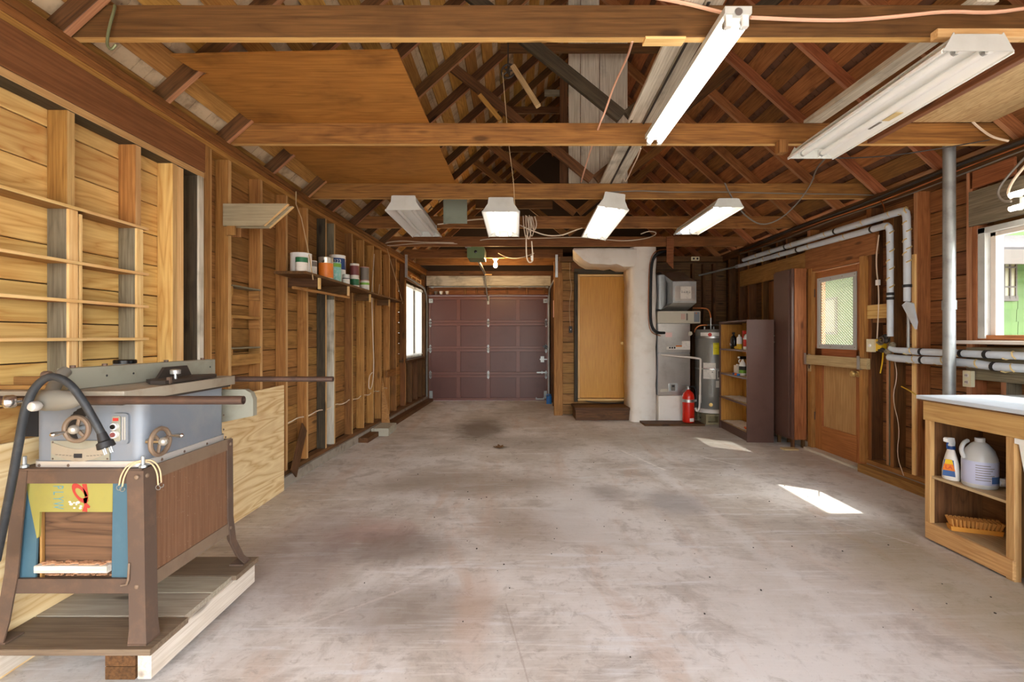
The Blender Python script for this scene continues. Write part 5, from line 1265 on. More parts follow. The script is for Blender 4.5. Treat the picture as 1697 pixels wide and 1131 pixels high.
# ------------------------------------------------------------------ side door in the right wall
DY0, DY1 = 4.735, 5.525
d3 = struct(slab('door_3', 'door_red', (3.42, DY0, .98), (3.46, DY1, 1.17), grain='y')); ROOTM[d3] = d3.matrix_basis.copy()
for lo, hi, g in (((3.42, DY0, .03), (3.46, DY0 + .12, 2.03), 'z'), ((3.42, DY1 - .12, .03), (3.46, DY1, 2.03), 'z')): slab('stile', 'door_red', lo, hi, d3, grain=g)
slab('top_rail', 'door_red', (3.42, DY0 + .12, 1.93), (3.46, DY1 - .12, 2.03), d3, grain='y'); slab('bottom_rail', 'door_red', (3.42, DY0 + .12, .03), (3.46, DY1 - .12, .30), d3, grain='y')
slab('lower_panel', 'door_panel', (3.435, DY0 + .12, .30), (3.45, DY1 - .12, .98), d3, grain='z')
for lo, hi in (((3.425, DY0 + .12, .30), (3.435, DY0 + .135, .98)), ((3.425, DY1 - .135, .30), (3.435, DY1 - .12, .98))): slab('panel_mould', 'door_red', lo, hi, d3)
MB().add([(3.44, DY0 + .12, 1.17), (3.44, DY1 - .12, 1.17), (3.44, DY1 - .12, 1.93), (3.44, DY0 + .12, 1.93)], [(0, 1, 2, 3)]).build('glass_pane', 'glass', d3)
fy0, fy1, fz0, fz1 = 4.842, 5.475, 1.165, 1.955
gf = slab('mesh_frame', 'frame_alu', (3.410, fy0, fz1 - .05), (3.419, fy1, fz1), d3)
for lo, hi in (((3.410, fy0, fz0), (3.419, fy1, fz0 + .05)), ((3.4095, fy0, fz0 + .05), (3.419, fy0 + .05, fz1 - .05)), ((3.4095, fy1 - .05, fz0 + .05), (3.419, fy1, fz1 - .05))): slab('mesh_frame', 'frame_alu', lo, hi, d3)
for k in range(4):
    for yy, zz in ((fy0 + .025 + k*.187, fz0 + .025), (fy0 + .025 + k*.187, fz1 - .025)): MB().lathe((3.41, yy, zz), [(.006, 0), (.003, .003)], 8, (-1, 0, 0)).build('screw', 'cable_grey', d3)
b = MB(); cell_y, cell_z = .040, .030; yy = fy0 + .04
nyc = int((fy1 - fy0 - .08)/cell_y) + 1; nzc = int((fz1 - fz0 - .08)/cell_z) + 1
for i in range(nyc):
    for j in range(nzc):
        for sg in (-1, 1):
            y0_, z0_ = fy0 + .04 + i*cell_y, fz0 + .04 + j*cell_z
            y1_, z1_ = y0_ + cell_y/2, z0_ + sg*cell_z/2
            for (ya_, za_, yb_, zb_) in ((y0_, z0_, y1_, z1_), (y1_, z1_, y0_ + cell_y, z0_)):
                if min(za_, zb_) < fz0 + .03 or max(za_, zb_) > fz1 - .03 or yb_ > fy1 - .03: continue
                b.tube([(3.416, ya_, za_), (3.416, yb_, zb_)], .0030, 4, cap=False)
wmh = b.build('wire_mesh', 'mesh_metal', d3); wmh['kind'] = 'stuff'
kn = MB().lathe((3.42, 4.83, .925), [(.032, 0), (.032, .006), (.014, .01), (.012, .035), (.026, .042), (.031, .056), (.026, .07), (.004, .074)], 20, (-1, 0, 0)).build('door_knob', 'brass', d3)
for z in (1.75, .35): MB().box((3.412, DY1 - .005, z), (3.42, DY1 + .03, z + .09)).build('hinge', 'rust_steel', d3)
for lo, hi, m in (((3.36, 4.665, .08), (3.47, 4.73, 2.08), 'fir_stud'), ((3.38, 5.53, .0), (3.47, 5.60, 2.08), 'fir_stud'), ((3.39, 4.665, 2.04), (3.47, 5.60, 2.085), 'fir_red')): slab('door_casing', m, lo, hi, d3)
slab('threshold', 'white_wood', (3.32, 4.66, .0), (3.50, 5.58, .028), d3, grain='y')
br = thing('door_bar', 'rough pine bar lying across the side door in steel hooks', 'bar', (3.36, 5.15, 1.0))
slab('bar_timber', 'bench_shelf', (3.335, 4.60, .985), (3.373, 5.602, 1.09), br, grain='y')
for y in (4.70, 5.565):
    slab('backing_block', 'bench_shelf', (3.374, y - .03, .90), (3.395, y + .03, 1.0), br)
    MB().box((3.374, y - .018, .93), (3.378, y + .018, 1.10)).box((3.328, y - .018, .979), (3.378, y + .018, .984)).box((3.326, y - .018, .979), (3.331, y + .018, 1.11)).build('hook', 'galv', br)
MB().box((3.405, 4.715, 1.10), (3.42, 4.80, 1.15)).cyl((3.40, 4.74, 1.125), (3.40, 4.79, 1.125), .008, n=8).build('barrel_bolt', 'rust_steel', d3)

# switch and outlet boxes
s1 = thing('light_switch', 'ivory switch on a yellow box beside the wooden side door', 'switch', (3.37, 4.53, 1.22))
MB().box((3.35, 4.43, 1.165), (3.40, 4.50, 1.275)).build('yellow_box', 'yellow_cable', s1); MB().rbox((3.335, 4.50, 1.155), (3.352, 4.60, 1.275), .004, 2, 0).build('switch_plate', 'wall_ivory', s1)
MB().lathe((3.335, 4.55, 1.215), [(.016, 0), (.014, .012), (.004, .013)], 14, (-1, 0, 0)).build('dimmer_knob', 'white_plastic', s1)
s2 = thing('outlet', 'ivory outlet below the white pipes behind the bench', 'outlet', (3.37, 3.6, .98))
MB().rbox((3.355, 3.565, .925), (3.385, 3.63, 1.045), .004, 2, 0).build('outlet_plate', 'wall_ivory', s2)
for z in (.96, 1.01): MB().lathe((3.355, 3.598, z), [(.016, 0), (.015, .003)], 14, (-1, 0, 0)).build('socket', 'sill_white', s2); 
for z in (.955, 1.005):
    for y in (3.592, 3.604): MB().box((3.3505, y, z), (3.3525, y + .003, z + .012)).build('socket_slot', 'text_black', s2)

# ------------------------------------------------------------------ pipes on the right wall
def wrap_pipe(name, label, pts, r, bands, tape):
    o = thing(name, label, 'pipe', pts[0])
    MB().tube(pts, r, 12, smooth=1, rf=lambda t: r*(1 + .10*math.sin(t*61))).build('pipe_wrap', 'duct_tape_white', o)
    def at(t):
        P = [Vector(a) for a in pts]; L = [(P[i + 1] - P[i]).length for i in range(len(P) - 1)]; T = t*sum(L)
        for i, l in enumerate(L):
            if T <= l: return P[i].lerp(P[i + 1], T/l), (P[i + 1] - P[i]).normalized()
            T -= l
        return P[-1], (P[-1] - P[-2]).normalized()
    for t in bands: c, d = at(t); MB().cyl(c - d*.012, c + d*.012, r*1.16, n=12).build('black_band', 'black_rubber', o)
    for t in tape:
        c, d = at(t); x = d.orthogonal().normalized(); y = d.cross(x)
        MB().tube([c + d*(k/8 - .5)*.09 + (x*math.cos(k*.8) + y*math.sin(k*.8))*r*1.06 for k in range(9)], .006, 4).build('tape_wrap', 'tape_yellow', o)
    return o
wrap_pipe('wrapped_pipe', 'lower white wrapped pipe along the top of the wall, bending down near the door', [(3.33, 7.3, 2.355), (3.33, 4.40, 2.30), (3.33, 4.32, 2.295), (3.33, 4.30, 2.22), (3.33, 4.30, 1.30)], .027, [.40, .70, .905, .915], [.1, .2, .3, .45, .6, .76, .8, .84, .88])
wp_up = wrap_pipe('wrapped_pipe', 'upper white wrapped pipe along the wall, bending down with a torn end', [(3.345, 7.1, 2.425), (3.335, 4.22, 2.388), (3.335, 4.14, 2.378), (3.335, 4.12, 2.30), (3.335, 4.12, 1.60)], .029, [.3, .55, .965], [.1, .2, .33, .5, .65, .74, .79, .83, .87, .9])
b = MB().prism([(3.325, 4.12, 1.60), (3.325, 4.165, 1.57), (3.325, 4.03, 1.36), (3.325, 4.02, 1.42), (3.325, 4.06, 1.58)], (.02, 0, 0)); b.build('torn_wrap', 'duct_tape_white', wp_up)
MB().cyl((3.345, 4.12, 1.62), (3.345, 4.12, 1.17), .012, n=10).build('riser_pipe', 'galv_dull', None, label='bare grey riser pipe below the torn white wrap', cat='pipe')
wrap_pipe('wrapped_pipe', 'upper of two white wrapped pipes running behind the workbench', [(3.335, 4.30, 1.20), (3.335, 4.24, 1.175), (3.335, 3.3, 1.172), (3.335, 2.2, 1.168)], .027, [.16, .33, .42, .56, .65, .8], [.1, .3, .5, .7])
wrap_pipe('wrapped_pipe', 'lower of two white wrapped pipes running behind the workbench', [(3.335, 4.32, 1.115), (3.335, 4.2, 1.105), (3.335, 3.6, 1.108), (3.335, 3.3, 1.085), (3.335, 2.2, 1.105)], .029, [.17, .45, .62], [.12, .25, .38, .5, .6, .72])
vc = thing('pipe_valves', 'cluster of old valves where the white pipes meet', 'valve', (3.34, 4.36, 1.2))
for k, (y, z, r) in enumerate(((4.42, 1.245, .030), (4.36, 1.265, .033), (4.28, 1.225, .030), (4.40, 1.175, .026), (4.33, 1.165, .034), (4.36, 1.30, .026))):
    MB().sphere((3.335, y, z), r, 10, .8, 1, .9).cyl((3.30, y, z), (3.335, y, z), .010, n=8).build('valve_body', 'cast_iron' if k % 2 else 'grey_wood', vc)
MB().torus((3.295, 4.36, 1.265), (1, 0, 0), .03, .006, 14, 6).build('valve_wheel', 'rust_steel', vc)
vp = thing('vent_pipe', 'thick grey galvanised vent pipe from floor to roof by the bench', 'pipe', (3.245, 3.62, 0))
MB().cyl((3.245, 3.62, 0.0), (3.245, 3.62, 2.86), .0385, n=20).build('pipe_run', 'galv_dull', vp); MB().cyl((3.245, 3.62, 1.50), (3.245, 3.62, 1.57), .044, n=20).build('coupling', 'galv_dull', vp)
cable('wall_wire', 'thin white wire dangling down the studs below the valves', [(3.39, 4.33, 1.10), (3.38, 4.28, .95), (3.37, 4.33, .75), (3.37, 4.24, .5), (3.37, 4.28, .25), (3.37, 4.20, .09)], .003, 'cable_white', 'wire')
cable('yellow_cable', 'short yellow cable poking out above the bench corner', [(3.39, 4.25, .86), (3.2, 3.9, .85), (2.98, 3.55, .84)], .005, 'yellow_cable', 'cable', 1)
cable('yellow_cable', 'yellow cable drooping from the yellow switch box', [(3.38, 4.45, 1.17), (3.37, 4.44, 1.08), (3.37, 4.47, .96)], .006, 'yellow_cable', 'cable', 1)
cable('wall_cable', 'white cable looped above the switch box beside the side door', [(3.395, 4.52, 2.25), (3.385, 4.55, 2.0), (3.385, 4.5, 1.7), (3.385, 4.53, 1.28)], .006, 'cable_white')
slab('wood_knob_block', 'white_plastic', (3.375, 4.50, 1.78), (3.395, 4.54, 1.83), None, label='small white clip on the dark stud beside the door', cat='clip')

# ------------------------------------------------------------------ workbench
wbn = thing('workbench', 'pine workbench with pale blue top and open shelves beneath', 'workbench', (3.0, 2.4, 0))
slab('bench_top', 'bench_top', (2.60, 1.55, .897), (3.375, 3.14, .92), wbn, grain='y', ch=.003)
slab('top_edge', 'bench_dark', (2.605, 1.56, .888), (3.37, 3.13, .897), wbn, grain='y')
slab('apron', 'bench_pine', (2.625, 1.58, .765), (2.66, 3.115, .888), wbn, grain='y')
slab('apron', 'bench_pine', (2.66, 3.08, .765), (3.37, 3.115, .888), wbn, grain='x')
slab('post', 'bench_pine', (2.635, 3.075, .02), (2.665, 3.115, .765), wbn); slab('post', 'bench_pine', (2.635, 2.555, .0), (2.675, 2.60, .765), wbn)
slab('side_panel', 'bench_dark', (2.665, 3.09, .02), (3.0, 3.108, .765), wbn, grain='z'); slab('side_panel', 'bench_dark', (2.675, 2.56, .02), (3.0, 2.578, .765), wbn, grain='z')
slab('back_panel', 'bench_dark', (2.985, 2.578, .02), (3.0, 3.09, .765), wbn, grain='y')
slab('shelf', 'bench_shelf', (2.645, 2.60, .398), (2.985, 3.075, .414), wbn, grain='y'); slab('shelf', 'bench_shelf', (2.645, 2.60, .098), (2.985, 3.075, .114), wbn, grain='y')
slab('kick_board', 'bench_pine', (2.625, 2.555, .012), (2.645, 3.10, .114), wbn, grain='y')
slab('leg', 'bench_pine', (3.30, 3.07, .0), (3.37, 3.11, .765), wbn); slab('leg', 'pine_old', (2.64, 2.47, .0), (2.70, 2.50, .60), wbn)
slab('leg', 'bench_pine', (2.64, 1.6, .0), (2.70, 1.66, .765), wbn); slab('leg', 'bench_pine', (3.30, 1.6, .0), (3.37, 1.66, .765), wbn)
tb = thing('utility_tub', 'white plastic utility tub hanging under the bench end', 'tub', (2.85, 2.3, .5))
b = MB(); secs = []
for z, m_ in ((.52, .05), (.56, .02), (.72, .005), (.764, 0)): secs.append([(2.64 + m_, 2.05 + m_, z), (3.05 - m_, 2.05 + m_, z), (3.05 - m_, 2.545 - m_, z), (2.64 + m_, 2.545 - m_, z)])
loft(b, secs); b.build('basin', 'white_plastic', tb, ang=30); MB().box((2.63, 2.04, .735), (3.06, 2.55, .763)).build('rim', 'white_plastic', tb)

def trigger_head(o, p, m, dx, dy):
    d = Vector((dx, dy, 0)).normalized(); s_ = Vector((-d.y, d.x, 0)); b = MB()
    prof = [(-.018, .0), (.012, .0), (.014, .018), (.05, .03), (.052, .05), (.04, .055), (-.014, .05), (-.022, .02)]
    b.prism([p + d*a + Vector((0, 0, z)) - s_*.011 for a, z in prof], s_*.022); b.build('spray_head', m, o, ang=20)
    MB().tube([p + d*.022 + Vector((0, 0, .03)), p + d*.036 + Vector((0, 0, .01)), p + d*.03 + Vector((0, 0, -.015))], .005, 6).build('trigger', 'blue_dark', o)
p = Vector((2.70, 3.0, .4145)); o = pour('spray_bottle', 'white spray bottle with orange and blue label on the bench shelf', 'bottle', p, [(.050, 0), (.054, .006), (.054, .05), (.047, .10), (.034, .15), (.024, .18), (.018, .19)], 'white_plastic', (.186, [(.021, 0), (.022, .002), (.022, .018), (.018, .02)], 'blue_dark'), None, 22, .62, 1.0)
trigger_head(o, p + Vector((0, 0, .206)), 'white_plastic', -.8, -.25)
# printed label on the side facing the room
def face_label(o, p, c, r, w_, z0, z1, m, yaw, name='bottle_label', lift=0):
    n = Vector((math.cos(yaw), math.sin(yaw), 0)); s_ = Vector((-n.y, n.x, 0)); q = Vector(p) + n*(r + lift)
    return MB().prism([q - s_*w_/2 + Vector((0, 0, z0)), q + s_*w_/2 + Vector((0, 0, z0)), q + s_*w_*.36 + Vector((0, 0, z1)), q - s_*w_*.36 + Vector((0, 0, z1))], n*.0012).build(name, m, o)
yw = R(215)
face_label(o, p, None, .041, .062, .025, .125, 'text_blue', yw); face_label(o, p, None, .041, .060, .06, .10, 'orange_label', yw, 'label_band', .0014); face_label(o, p, None, .041, .042, .10, .128, 'yellow_cable', yw, 'label_band', .0014)
n_ = Vector((math.cos(yw), math.sin(yw), 0)); text('label_text', 'LA', .030, p + n_*.0440 + Vector((0, 0, .08)), (R(90), 0, yw + R(90)), 'red_label', o)
p = Vector((2.745, 2.86, .4145)); o = thing('bleach_jug', 'translucent gallon jug with pale blue label on the bench shelf', 'jug', p)
MB().lathe(p, [(.076, 0), (.082, .01), (.082, .15), (.080, .17), (.066, .215), (.040, .25), (.024, .262), (.024, .285), (.021, .286)], 28).build('jug_body', 'clear_plastic', o)
MB().lathe(p, [(.0826, .025), (.0832, .026), (.0832, .155), (.0826, .156)], 28).build('jug_label', 'label_lilac', o)
patch(p.x, p.y, .0838, p.x - .01, p.x + .05, p.z + .035, p.z + .075, 6).build('label_blue_patch', 'text_blue', o)
for k in range(7): patch(p.x, p.y, .0837, p.x - .07, p.x - .015 + .01*(k % 3), p.z + .05 + k*.014, p.z + .054 + k*.014, 6).build('label_line', 'cable_grey', o)
MB().tube([p + Vector((-.03, .045, .26)), p + Vector((-.07, .03, .25)), p + Vector((-.095, .02, .21)), p + Vector((-.08, .015, .165))], .011, 8, smooth=2).build('jug_handle', 'clear_plastic', o)
p = Vector((2.89, 2.80, .4145)); o = thing('lying_bottle', 'small white bottle lying on its side behind the gallon jug', 'bottle', p)
MB().lathe(p + Vector((.04, .0, .032)), [(.026, 0), (.031, .005), (.031, .07), (.022, .085)], 18, (-1, .25, 0)).build('bottle_body', 'white_plastic', o); MB().lathe(p + Vector((-.042, .02, .032)), [(.024, 0), (.024, .026), (.02, .028)], 18, (-1, .25, 0)).build('cap', 'white_plastic', o)
# scrubbing brush
p = Vector((2.78, 2.93, .1145)); br_ = thing('scrub_brush', 'orange scrubbing brush lying on the bottom bench shelf', 'brush', p, R(-22))
def rp(a, c, z): return rotz((p.x + a, p.y + c, p.z + z), p, R(-22))
b = MB(); loft(b, [[rp(-.12, -.03, 0), rp(.12, -.03, 0), rp(.12, .03, 0), rp(-.12, .03, 0)], [rp(-.125, -.033, .028), rp(.125, -.033, .028), rp(.125, .033, .028), rp(-.125, .033, .028)]]); b.build('brush_block', 'brush_orange', br_)
for i in range(13):
    for j in range(4):
        b = MB(); a, c = -.11 + i*.0183, -.024 + j*.016; b.cyl(rp(a, c, .026), rp(a*1.12, c*1.5, .075), .0045, .0085, 6); b.build('bristle_tuft', 'bristle', br_)

# ------------------------------------------------------------------ fluorescent lights
def fluoro(label, x, y0, y1, z, w_, kind, tubes, tilt=0.0, top=2.644, x2=None, grp=None):
    """z = lower rim; tubes = two materials"""
    x2 = x if x2 is None else x2; ym = (y0 + y1)/2
    o = thing('fluorescent_light', label, 'ceiling light', ((x + x2)/2, ym, z), 0, grp)
    def X(y): return x + (x2 - x)*(y - y0)/(y1 - y0)
    def tl(dx, dz): c, s_ = math.cos(tilt), math.sin(tilt); return (dx*c - dz*s_, dx*s_ + dz*c)
    def ext(name, prof, m, ya=y0, yb=y1):
        b = MB(); secs = []
        for y in (ya, yb): secs.append([(X(y) + tl(a, c)[0], y, z + tl(a, c)[1]) for a, c in prof])
        loft(b, secs); return b.build(name, m, o, ang=25)
    h = top - z
    if kind == 'strip':
        ext('housing', [(-.055, .03), (.055, .03), (.055, h), (-.055, h)], 'lamp_grey')
        ext('cover', [(-.05, .03), (-.012, .012), (.012, .012), (.05, .03)], 'white_reflector', y0 + .03, y1 - .03)
        tz, tx = .004, .034
        for y in (y0 + .01, y1 - .03):
            for sg in (-1, 1):
                b = MB().box((X(y) + sg*tx - .013, y, z - .016), (X(y) + sg*tx + .013, y + .02, z + .032)); b.build('lamp_socket', 'white_plastic', o)
        MB().cyl((x, y0 - .003, z + h*.6), (x, y0, z + h*.6), .016, n=14).build('knockout', 'galv', o)
    else:
        hw = w_/2; rz = .055
        ext('reflector', [(-hw, 0), (-hw*.52, rz), (hw*.52, rz), (hw, 0), (hw - .004, -.012), (hw + .004, -.012), (hw + .004, .002), (hw*.54, rz + .006), (-hw*.54, rz + .006), (-hw - .004, .002), (-hw - .004, -.012), (-hw + .004, -.012)], 'white_reflector')
        ext('housing', [(-hw*.6, rz + .006), (hw*.6, rz + .006), (hw*.6, h), (-hw*.6, h)], 'lamp_grey')
        for y in (y0 - .004, y1):
            b = MB(); b.prism([(X(y) + tl(a, c)[0], y, z + tl(a, c)[1]) for a, c in ((-hw, -.004), (hw, -.004), (hw*.7, rz + .02), (hw*.66, h - .004), (-hw*.66, h - .004), (-hw*.7, rz + .02))], (0, .004, 0)); b.build('end_plate', 'lamp_grey', o)
        tz, tx = .018, hw*.42
        for y in (y0 + .002, y1 - .022):
            for sg in (-1, 1):
                a, c = tl(sg*tx, tz); MB().box((X(y) + a - .012, y, z + c - .02), (X(y) + a + .012, y + .02, z + c + .035)).build('lamp_socket', 'white_plastic', o)
    for sg, m in zip((-1, 1), tubes):
        a, c = tl(sg*tx, tz)
        MB().cyl((X(y0 + .035) + a, y0 + .035, z + c), (X(y1 - .035) + a, y1 - .035, z + c), .0185, n=14).build('tube', m, o)
        for y, e in ((y0 + .023, 1), (y1 - .023, -1)): MB().cyl((X(y) + a, y, z + c), (X(y + e*.02) + a, y + e*.02, z + c), .0188, n=12).build('tube_cap', 'galv', o)
    return o
f1 = fluoro('lit bare strip light with two tubes hung below the nearest joists', .905, 1.965, 3.22, 2.585, .11, 'strip', ('tube_on', 'tube_on'), x2=.915)
f2 = fluoro('unlit wide white reflector light beside the weathered plank', 1.945, 2.035, 3.26, 2.505, .30, 'shop', ('white_reflector', 'white_reflector'), x2=1.985, top=2.575)
slab('rating_label', 'tape_yellow', (2.06, 2.62, 2.513), (2.10, 2.72, 2.516), f2); slab('rating_label', 'cable_grey', (2.06, 2.74, 2.513), (2.075, 2.83, 2.516), f2)
fluoro('unlit reflector light hung above the paint shelf side of the room', -1.07, 4.60, 5.82, 2.507, .345, 'shop', ('white_plastic', 'white_plastic'))
fluoro('lit reflector light with fluted sides hung left of the cable coil', -.145, 4.66, 5.82, 2.507, .36, 'shop', ('tube_on', 'tube_on'))
fluoro('lit tilted reflector light hung right of the cable coil', .905, 4.50, 5.90, 2.50, .29, 'shop', ('tube_on', 'tube_on'), tilt=R(-8), x2=.945, top=2.64)
fluoro('lit reflector light with one bluish tube near the furnace', 1.965, 4.47, 5.66, 2.50, .28, 'shop', ('tube_blue', 'tube_warm'), x2=1.99, top=2.58)
o = thing('wall_light', 'lit two-tube light fixed on the wall above the bench window', 'wall light', (3.3, 2.6, 2.1))
slab('housing', 'lamp_grey', (3.355, 1.98, 2.165), (3.39, 3.22, 2.225), o)
for x, z in ((3.295, 2.24), (3.295, 2.15)): MB().cyl((x, 2.0, z), (x, 3.22, z), .0185, n=14).build('tube', 'tube_on', o)
for y in (1.985, 3.20): MB().box((3.28, y, 2.225), (3.356, y + .015, 2.252)).box((3.28, y, 2.138), (3.356, y + .015, 2.165)).build('lamp_socket', 'lamp_grey', o)
cable('lamp_cord', 'grey cord looping up from the wall light to the roof', [(3.30, 3.22, 2.20), (3.29, 3.28, 2.22), (3.28, 3.30, 2.30), (3.32, 3.22, 2.42), (3.36, 3.08, 2.56), (3.37, 3.0, 2.63)], .008, 'cable_grey', 'cord')
cable('lamp_cord', 'cream cord looping up from the wall light to the wall plate', [(3.30, 3.22, 2.22), (3.30, 3.25, 2.27), (3.32, 3.2, 2.38), (3.36, 3.02, 2.55), (3.38, 2.95, 2.63)], .009, 'cable_white', 'cord')

# ------------------------------------------------------------------ timber and sheets lying on the joists
b = MB(); o_ = [(-1.83, 2.56), (-.62, 2.52), (-.585, 4.92), (-1.84, 4.92), (-1.84, 2.80), (-1.74, 2.74), (-1.80, 2.70)]
b.prism([(x, y, 2.7905) for x, y in o_], (0, 0, .010)); b.build('plywood_sheet', 'ply_orange', None, label='large stained orange plywood sheet lying over the ceiling joists', cat='plywood', ang=10)
for k, (xa, xb, w_) in enumerate(((.79, .875, .095), (.885, .985, .085))):
    bar('attic_plank', 'white_wood', (xa, 2.1, 2.802), (xb, 5.0, 2.802), w_, .022, (0, 0, 1), None, label=('weathered whitish plank over the joists, dark cable along it' if k == 0 else 'weathered whitish plank over the joists beside the strip light'), cat='plank')
cable('attic_cable', 'black cable lying in the gap between the whitish planks', [(.86, 2.15, 2.789), (.865, 2.6, 2.786), (.89, 3.3, 2.788), (.90, 4.0, 2.786), (.925, 4.7, 2.788)], .007, 'cable_dark')
bar('attic_plank', 'white_wood', (2.10, 2.15, 2.81), (2.085, 3.42, 2.81), .10, .04, (0, 0, 1), None, label='peeling cream plank over the joists beside the unlit wide light', cat='plank')
slab('blocking_beam', 'header_brown', (2.45, 2.213, 2.646), (2.49, 3.369, 2.79), None, label='brown beam set between the first two joists right of the wide light', cat='beam')
slab('osb_sheet', 'osb', (2.52, 2.0, 2.7905), (3.30, 3.36, 2.803), None, grain='y', label='pale flake board sheet lying over the joists near the vent pipe', cat='board')
slab('light_mount', 'pine_old', (1.80, 3.30, 2.56), (1.86, 3.36, 2.644), ceil); slab('light_mount', 'pine_edge', (1.86, 2.13, 2.62), (2.25, 2.169, 2.66), ceil); slab('joist_patch', 'pine_edge', (.58, 2.16, 2.633), (.76, 2.22, 2.645), ceil)
# weathered boards standing in the middle of the attic
for k, (xa, xb, lab) in enumerate(((.545, .665, 'narrow weathered white upright board in the attic centre'), (.672, .862, 'clean white upright board between two weathered ones in the attic'), (.868, 1.155, 'wide mould-spotted white upright board in the attic centre'))):
    slab('upright_board', 'white_wood', (xa, 5.0, 2.80), (xb, 5.022, 4.60 if k == 2 else 4.85), None, grain='z', label=lab, cat='board')
slab('upright_stud', 'fir_dark', (.455, 5.0, 2.80), (.535, 5.04, 4.0), None, label='dark stud standing beside the white attic boards', cat='stud'); slab('attic_rail', 'grey_wood', (.30, 5.045, 3.82), (.545, 5.08, 3.88), None, label='short grey rail fixed behind the attic stud', cat='rail')
slab('attic_shelf', 'fir_dark', (-.55, 6.6, 3.05), (.5, 6.64, 3.22), None, label='dark board crossing the attic behind the pulley', cat='board')
# metal panel behind the third joist
x0, x1 = PP(738, 0, 5.3).x, PP(774, 0, 5.3).x
MB().box((x0, 5.3, 2.54), (x1, 5.312, 2.90)).box((x0 - .02, 5.29, 2.54), (x0, 5.32, 2.90)).build('metal_panel', 'attic_metal', None, label='grey-green metal panel hanging between two reflector lights', cat='panel')
# pulley, rope and its stick
py_ = 3.9; c = PP(842, 118, py_)
pu = thing('pulley', 'small spoked iron pulley wheel hanging in the roof', 'pulley', c)
MB().torus(c, (.25, 1, 0), .055, .008, 24, 8).build('wheel_rim', 'cast_iron', pu)
b = MB(); ax = Vector((.25, 1, 0)).normalized(); xx = Vector((1, -.25, 0)).normalized()
for k in range(5): t = R(72*k); b.tube([c, c + (xx*math.cos(t) + Vector((0, 0, 1))*math.sin(t))*.054], .006, 6)
b.cyl(c - ax*.02, c + ax*.02, .014, n=10); b.build('spokes', 'cast_iron', pu)
MB().tube([c, c + Vector((0, 0, .09)), c + Vector((.0, 0, .30)), c + Vector((-.0, .03, .5))], .006, 6).build('hanger', 'cast_iron', pu)
bar('wooden_stick', 'pulley_stick', PP(850, 110, 3.88), PP(892, 176, 3.70), .04, .03, (0, 1, .3), None, label='pale wooden stick dangling beside the iron pulley', cat='stick')
cable('rope', 'thin cord dropping from the pulley past the joists', [PP(833, 120, 3.9), PP(838, 180, 3.9), PP(843, 240, 3.95), PP(851, 300, 4.4), PP(853, 340, 4.5)], .003, 'rope_tan', 'rope', 1)
bar('roof_stick', 'roof_yellow', PP(795, 158, 4.3), PP(829, 199, 4.25), .04, .03, (0, 1, .2), None, label='yellow wooden stick nailed below the brown diagonal brace', cat='stick')
hk = MB().tube([PP(190, 9, 2.15), PP(190, 14, 2.145), PP(181, 45, 2.145), PP(177, 70, 2.145), PP(180, 80, 2.145), PP(186, 82, 2.145), PP(192, 74, 2.145)], .006, 8, smooth=1).build('steel_hook', 'hook_green', None, label='greenish steel hook hanging on the nearest joist over the stud wall', cat='hook')

# ------------------------------------------------------------------ cables across the ceiling
cable('ceiling_cable', 'pink cable sagging along the nearest joist to the strip light', [PP(1085, -4, 2.15), PP(1130, 4, 2.15), PP(1170, 14, 2.15), PP(1198, 21, 2.10)], .008, 'cable_pink')
cable('ceiling_cable', 'pink cable running along the nearest joist right of the strip light', [PP(1244, 29, 2.10), PP(1330, 33, 2.155), PP(1410, 34, 2.155), PP(1500, 26, 2.155), PP(1570, 18, 2.155), PP(1640, 22, 2.155), PP(1710, 12, 2.155)], .008, 'cable_pink')
cable('ceiling_cable', 'thin orange wire hanging down in front of the white attic boards', [PP(1048, 68, 2.2), PP(1040, 95, 2.6), PP(1018, 140, 3.0), PP(1003, 185, 3.2), PP(992, 210, 3.3), PP(975, 260, 3.9), PP(963, 302, 4.6)], .006, 'cable_pink')
cable('ceiling_cable', 'short white wire curling down beside the strip light end', [PP(1062, 246, 3.3), PP(1056, 262, 3.6), PP(1047, 280, 4.0), PP(1040, 296, 4.5), PP(1036, 302, 4.6), PP(1034, 296, 4.6)], .005, 'cable_white')
cable('ceiling_cable', 'grey cable clipped along the third joist face', [PP(1010, 319, 4.69), PP(1060, 316, 4.69), PP(1110, 319, 4.69), PP(1200, 318, 4.69), PP(1300, 321, 4.69), PP(1400, 322, 4.69), PP(1455, 324, 4.69)], .006, 'cable_grey')
cable('ceiling_cable', 'grey cord drooping from the third joist past the bluish light', [PP(1201, 303, 4.68), PP(1208, 320, 4.68), PP(1224, 345, 4.7), PP(1240, 362, 4.8), PP(1262, 374, 4.85), PP(1290, 366, 4.8), PP(1320, 340, 4.75), PP(1345, 305, 4.6), PP(1352, 280, 4.3), PP(1368, 262, 3.5)], .007, 'cable_grey')
cable('ceiling_cable', 'white twin cable along the fifth joist to the opener box', [PP(622, 410, 7.18), PP(640, 402, 7.18), PP(665, 399, 7.18), PP(700, 402, 7.18), PP(740, 402, 7.18), PP(773, 404, 7.25)], .008, 'cable_white')
cable('ceiling_cable', 'second white cable sagging along the fifth joist by the studs', [PP(625, 405, 7.17), PP(645, 408, 7.17), PP(680, 404, 7.17), PP(730, 403, 7.17), PP(770, 405, 7.22)], .006, 'cable_white')
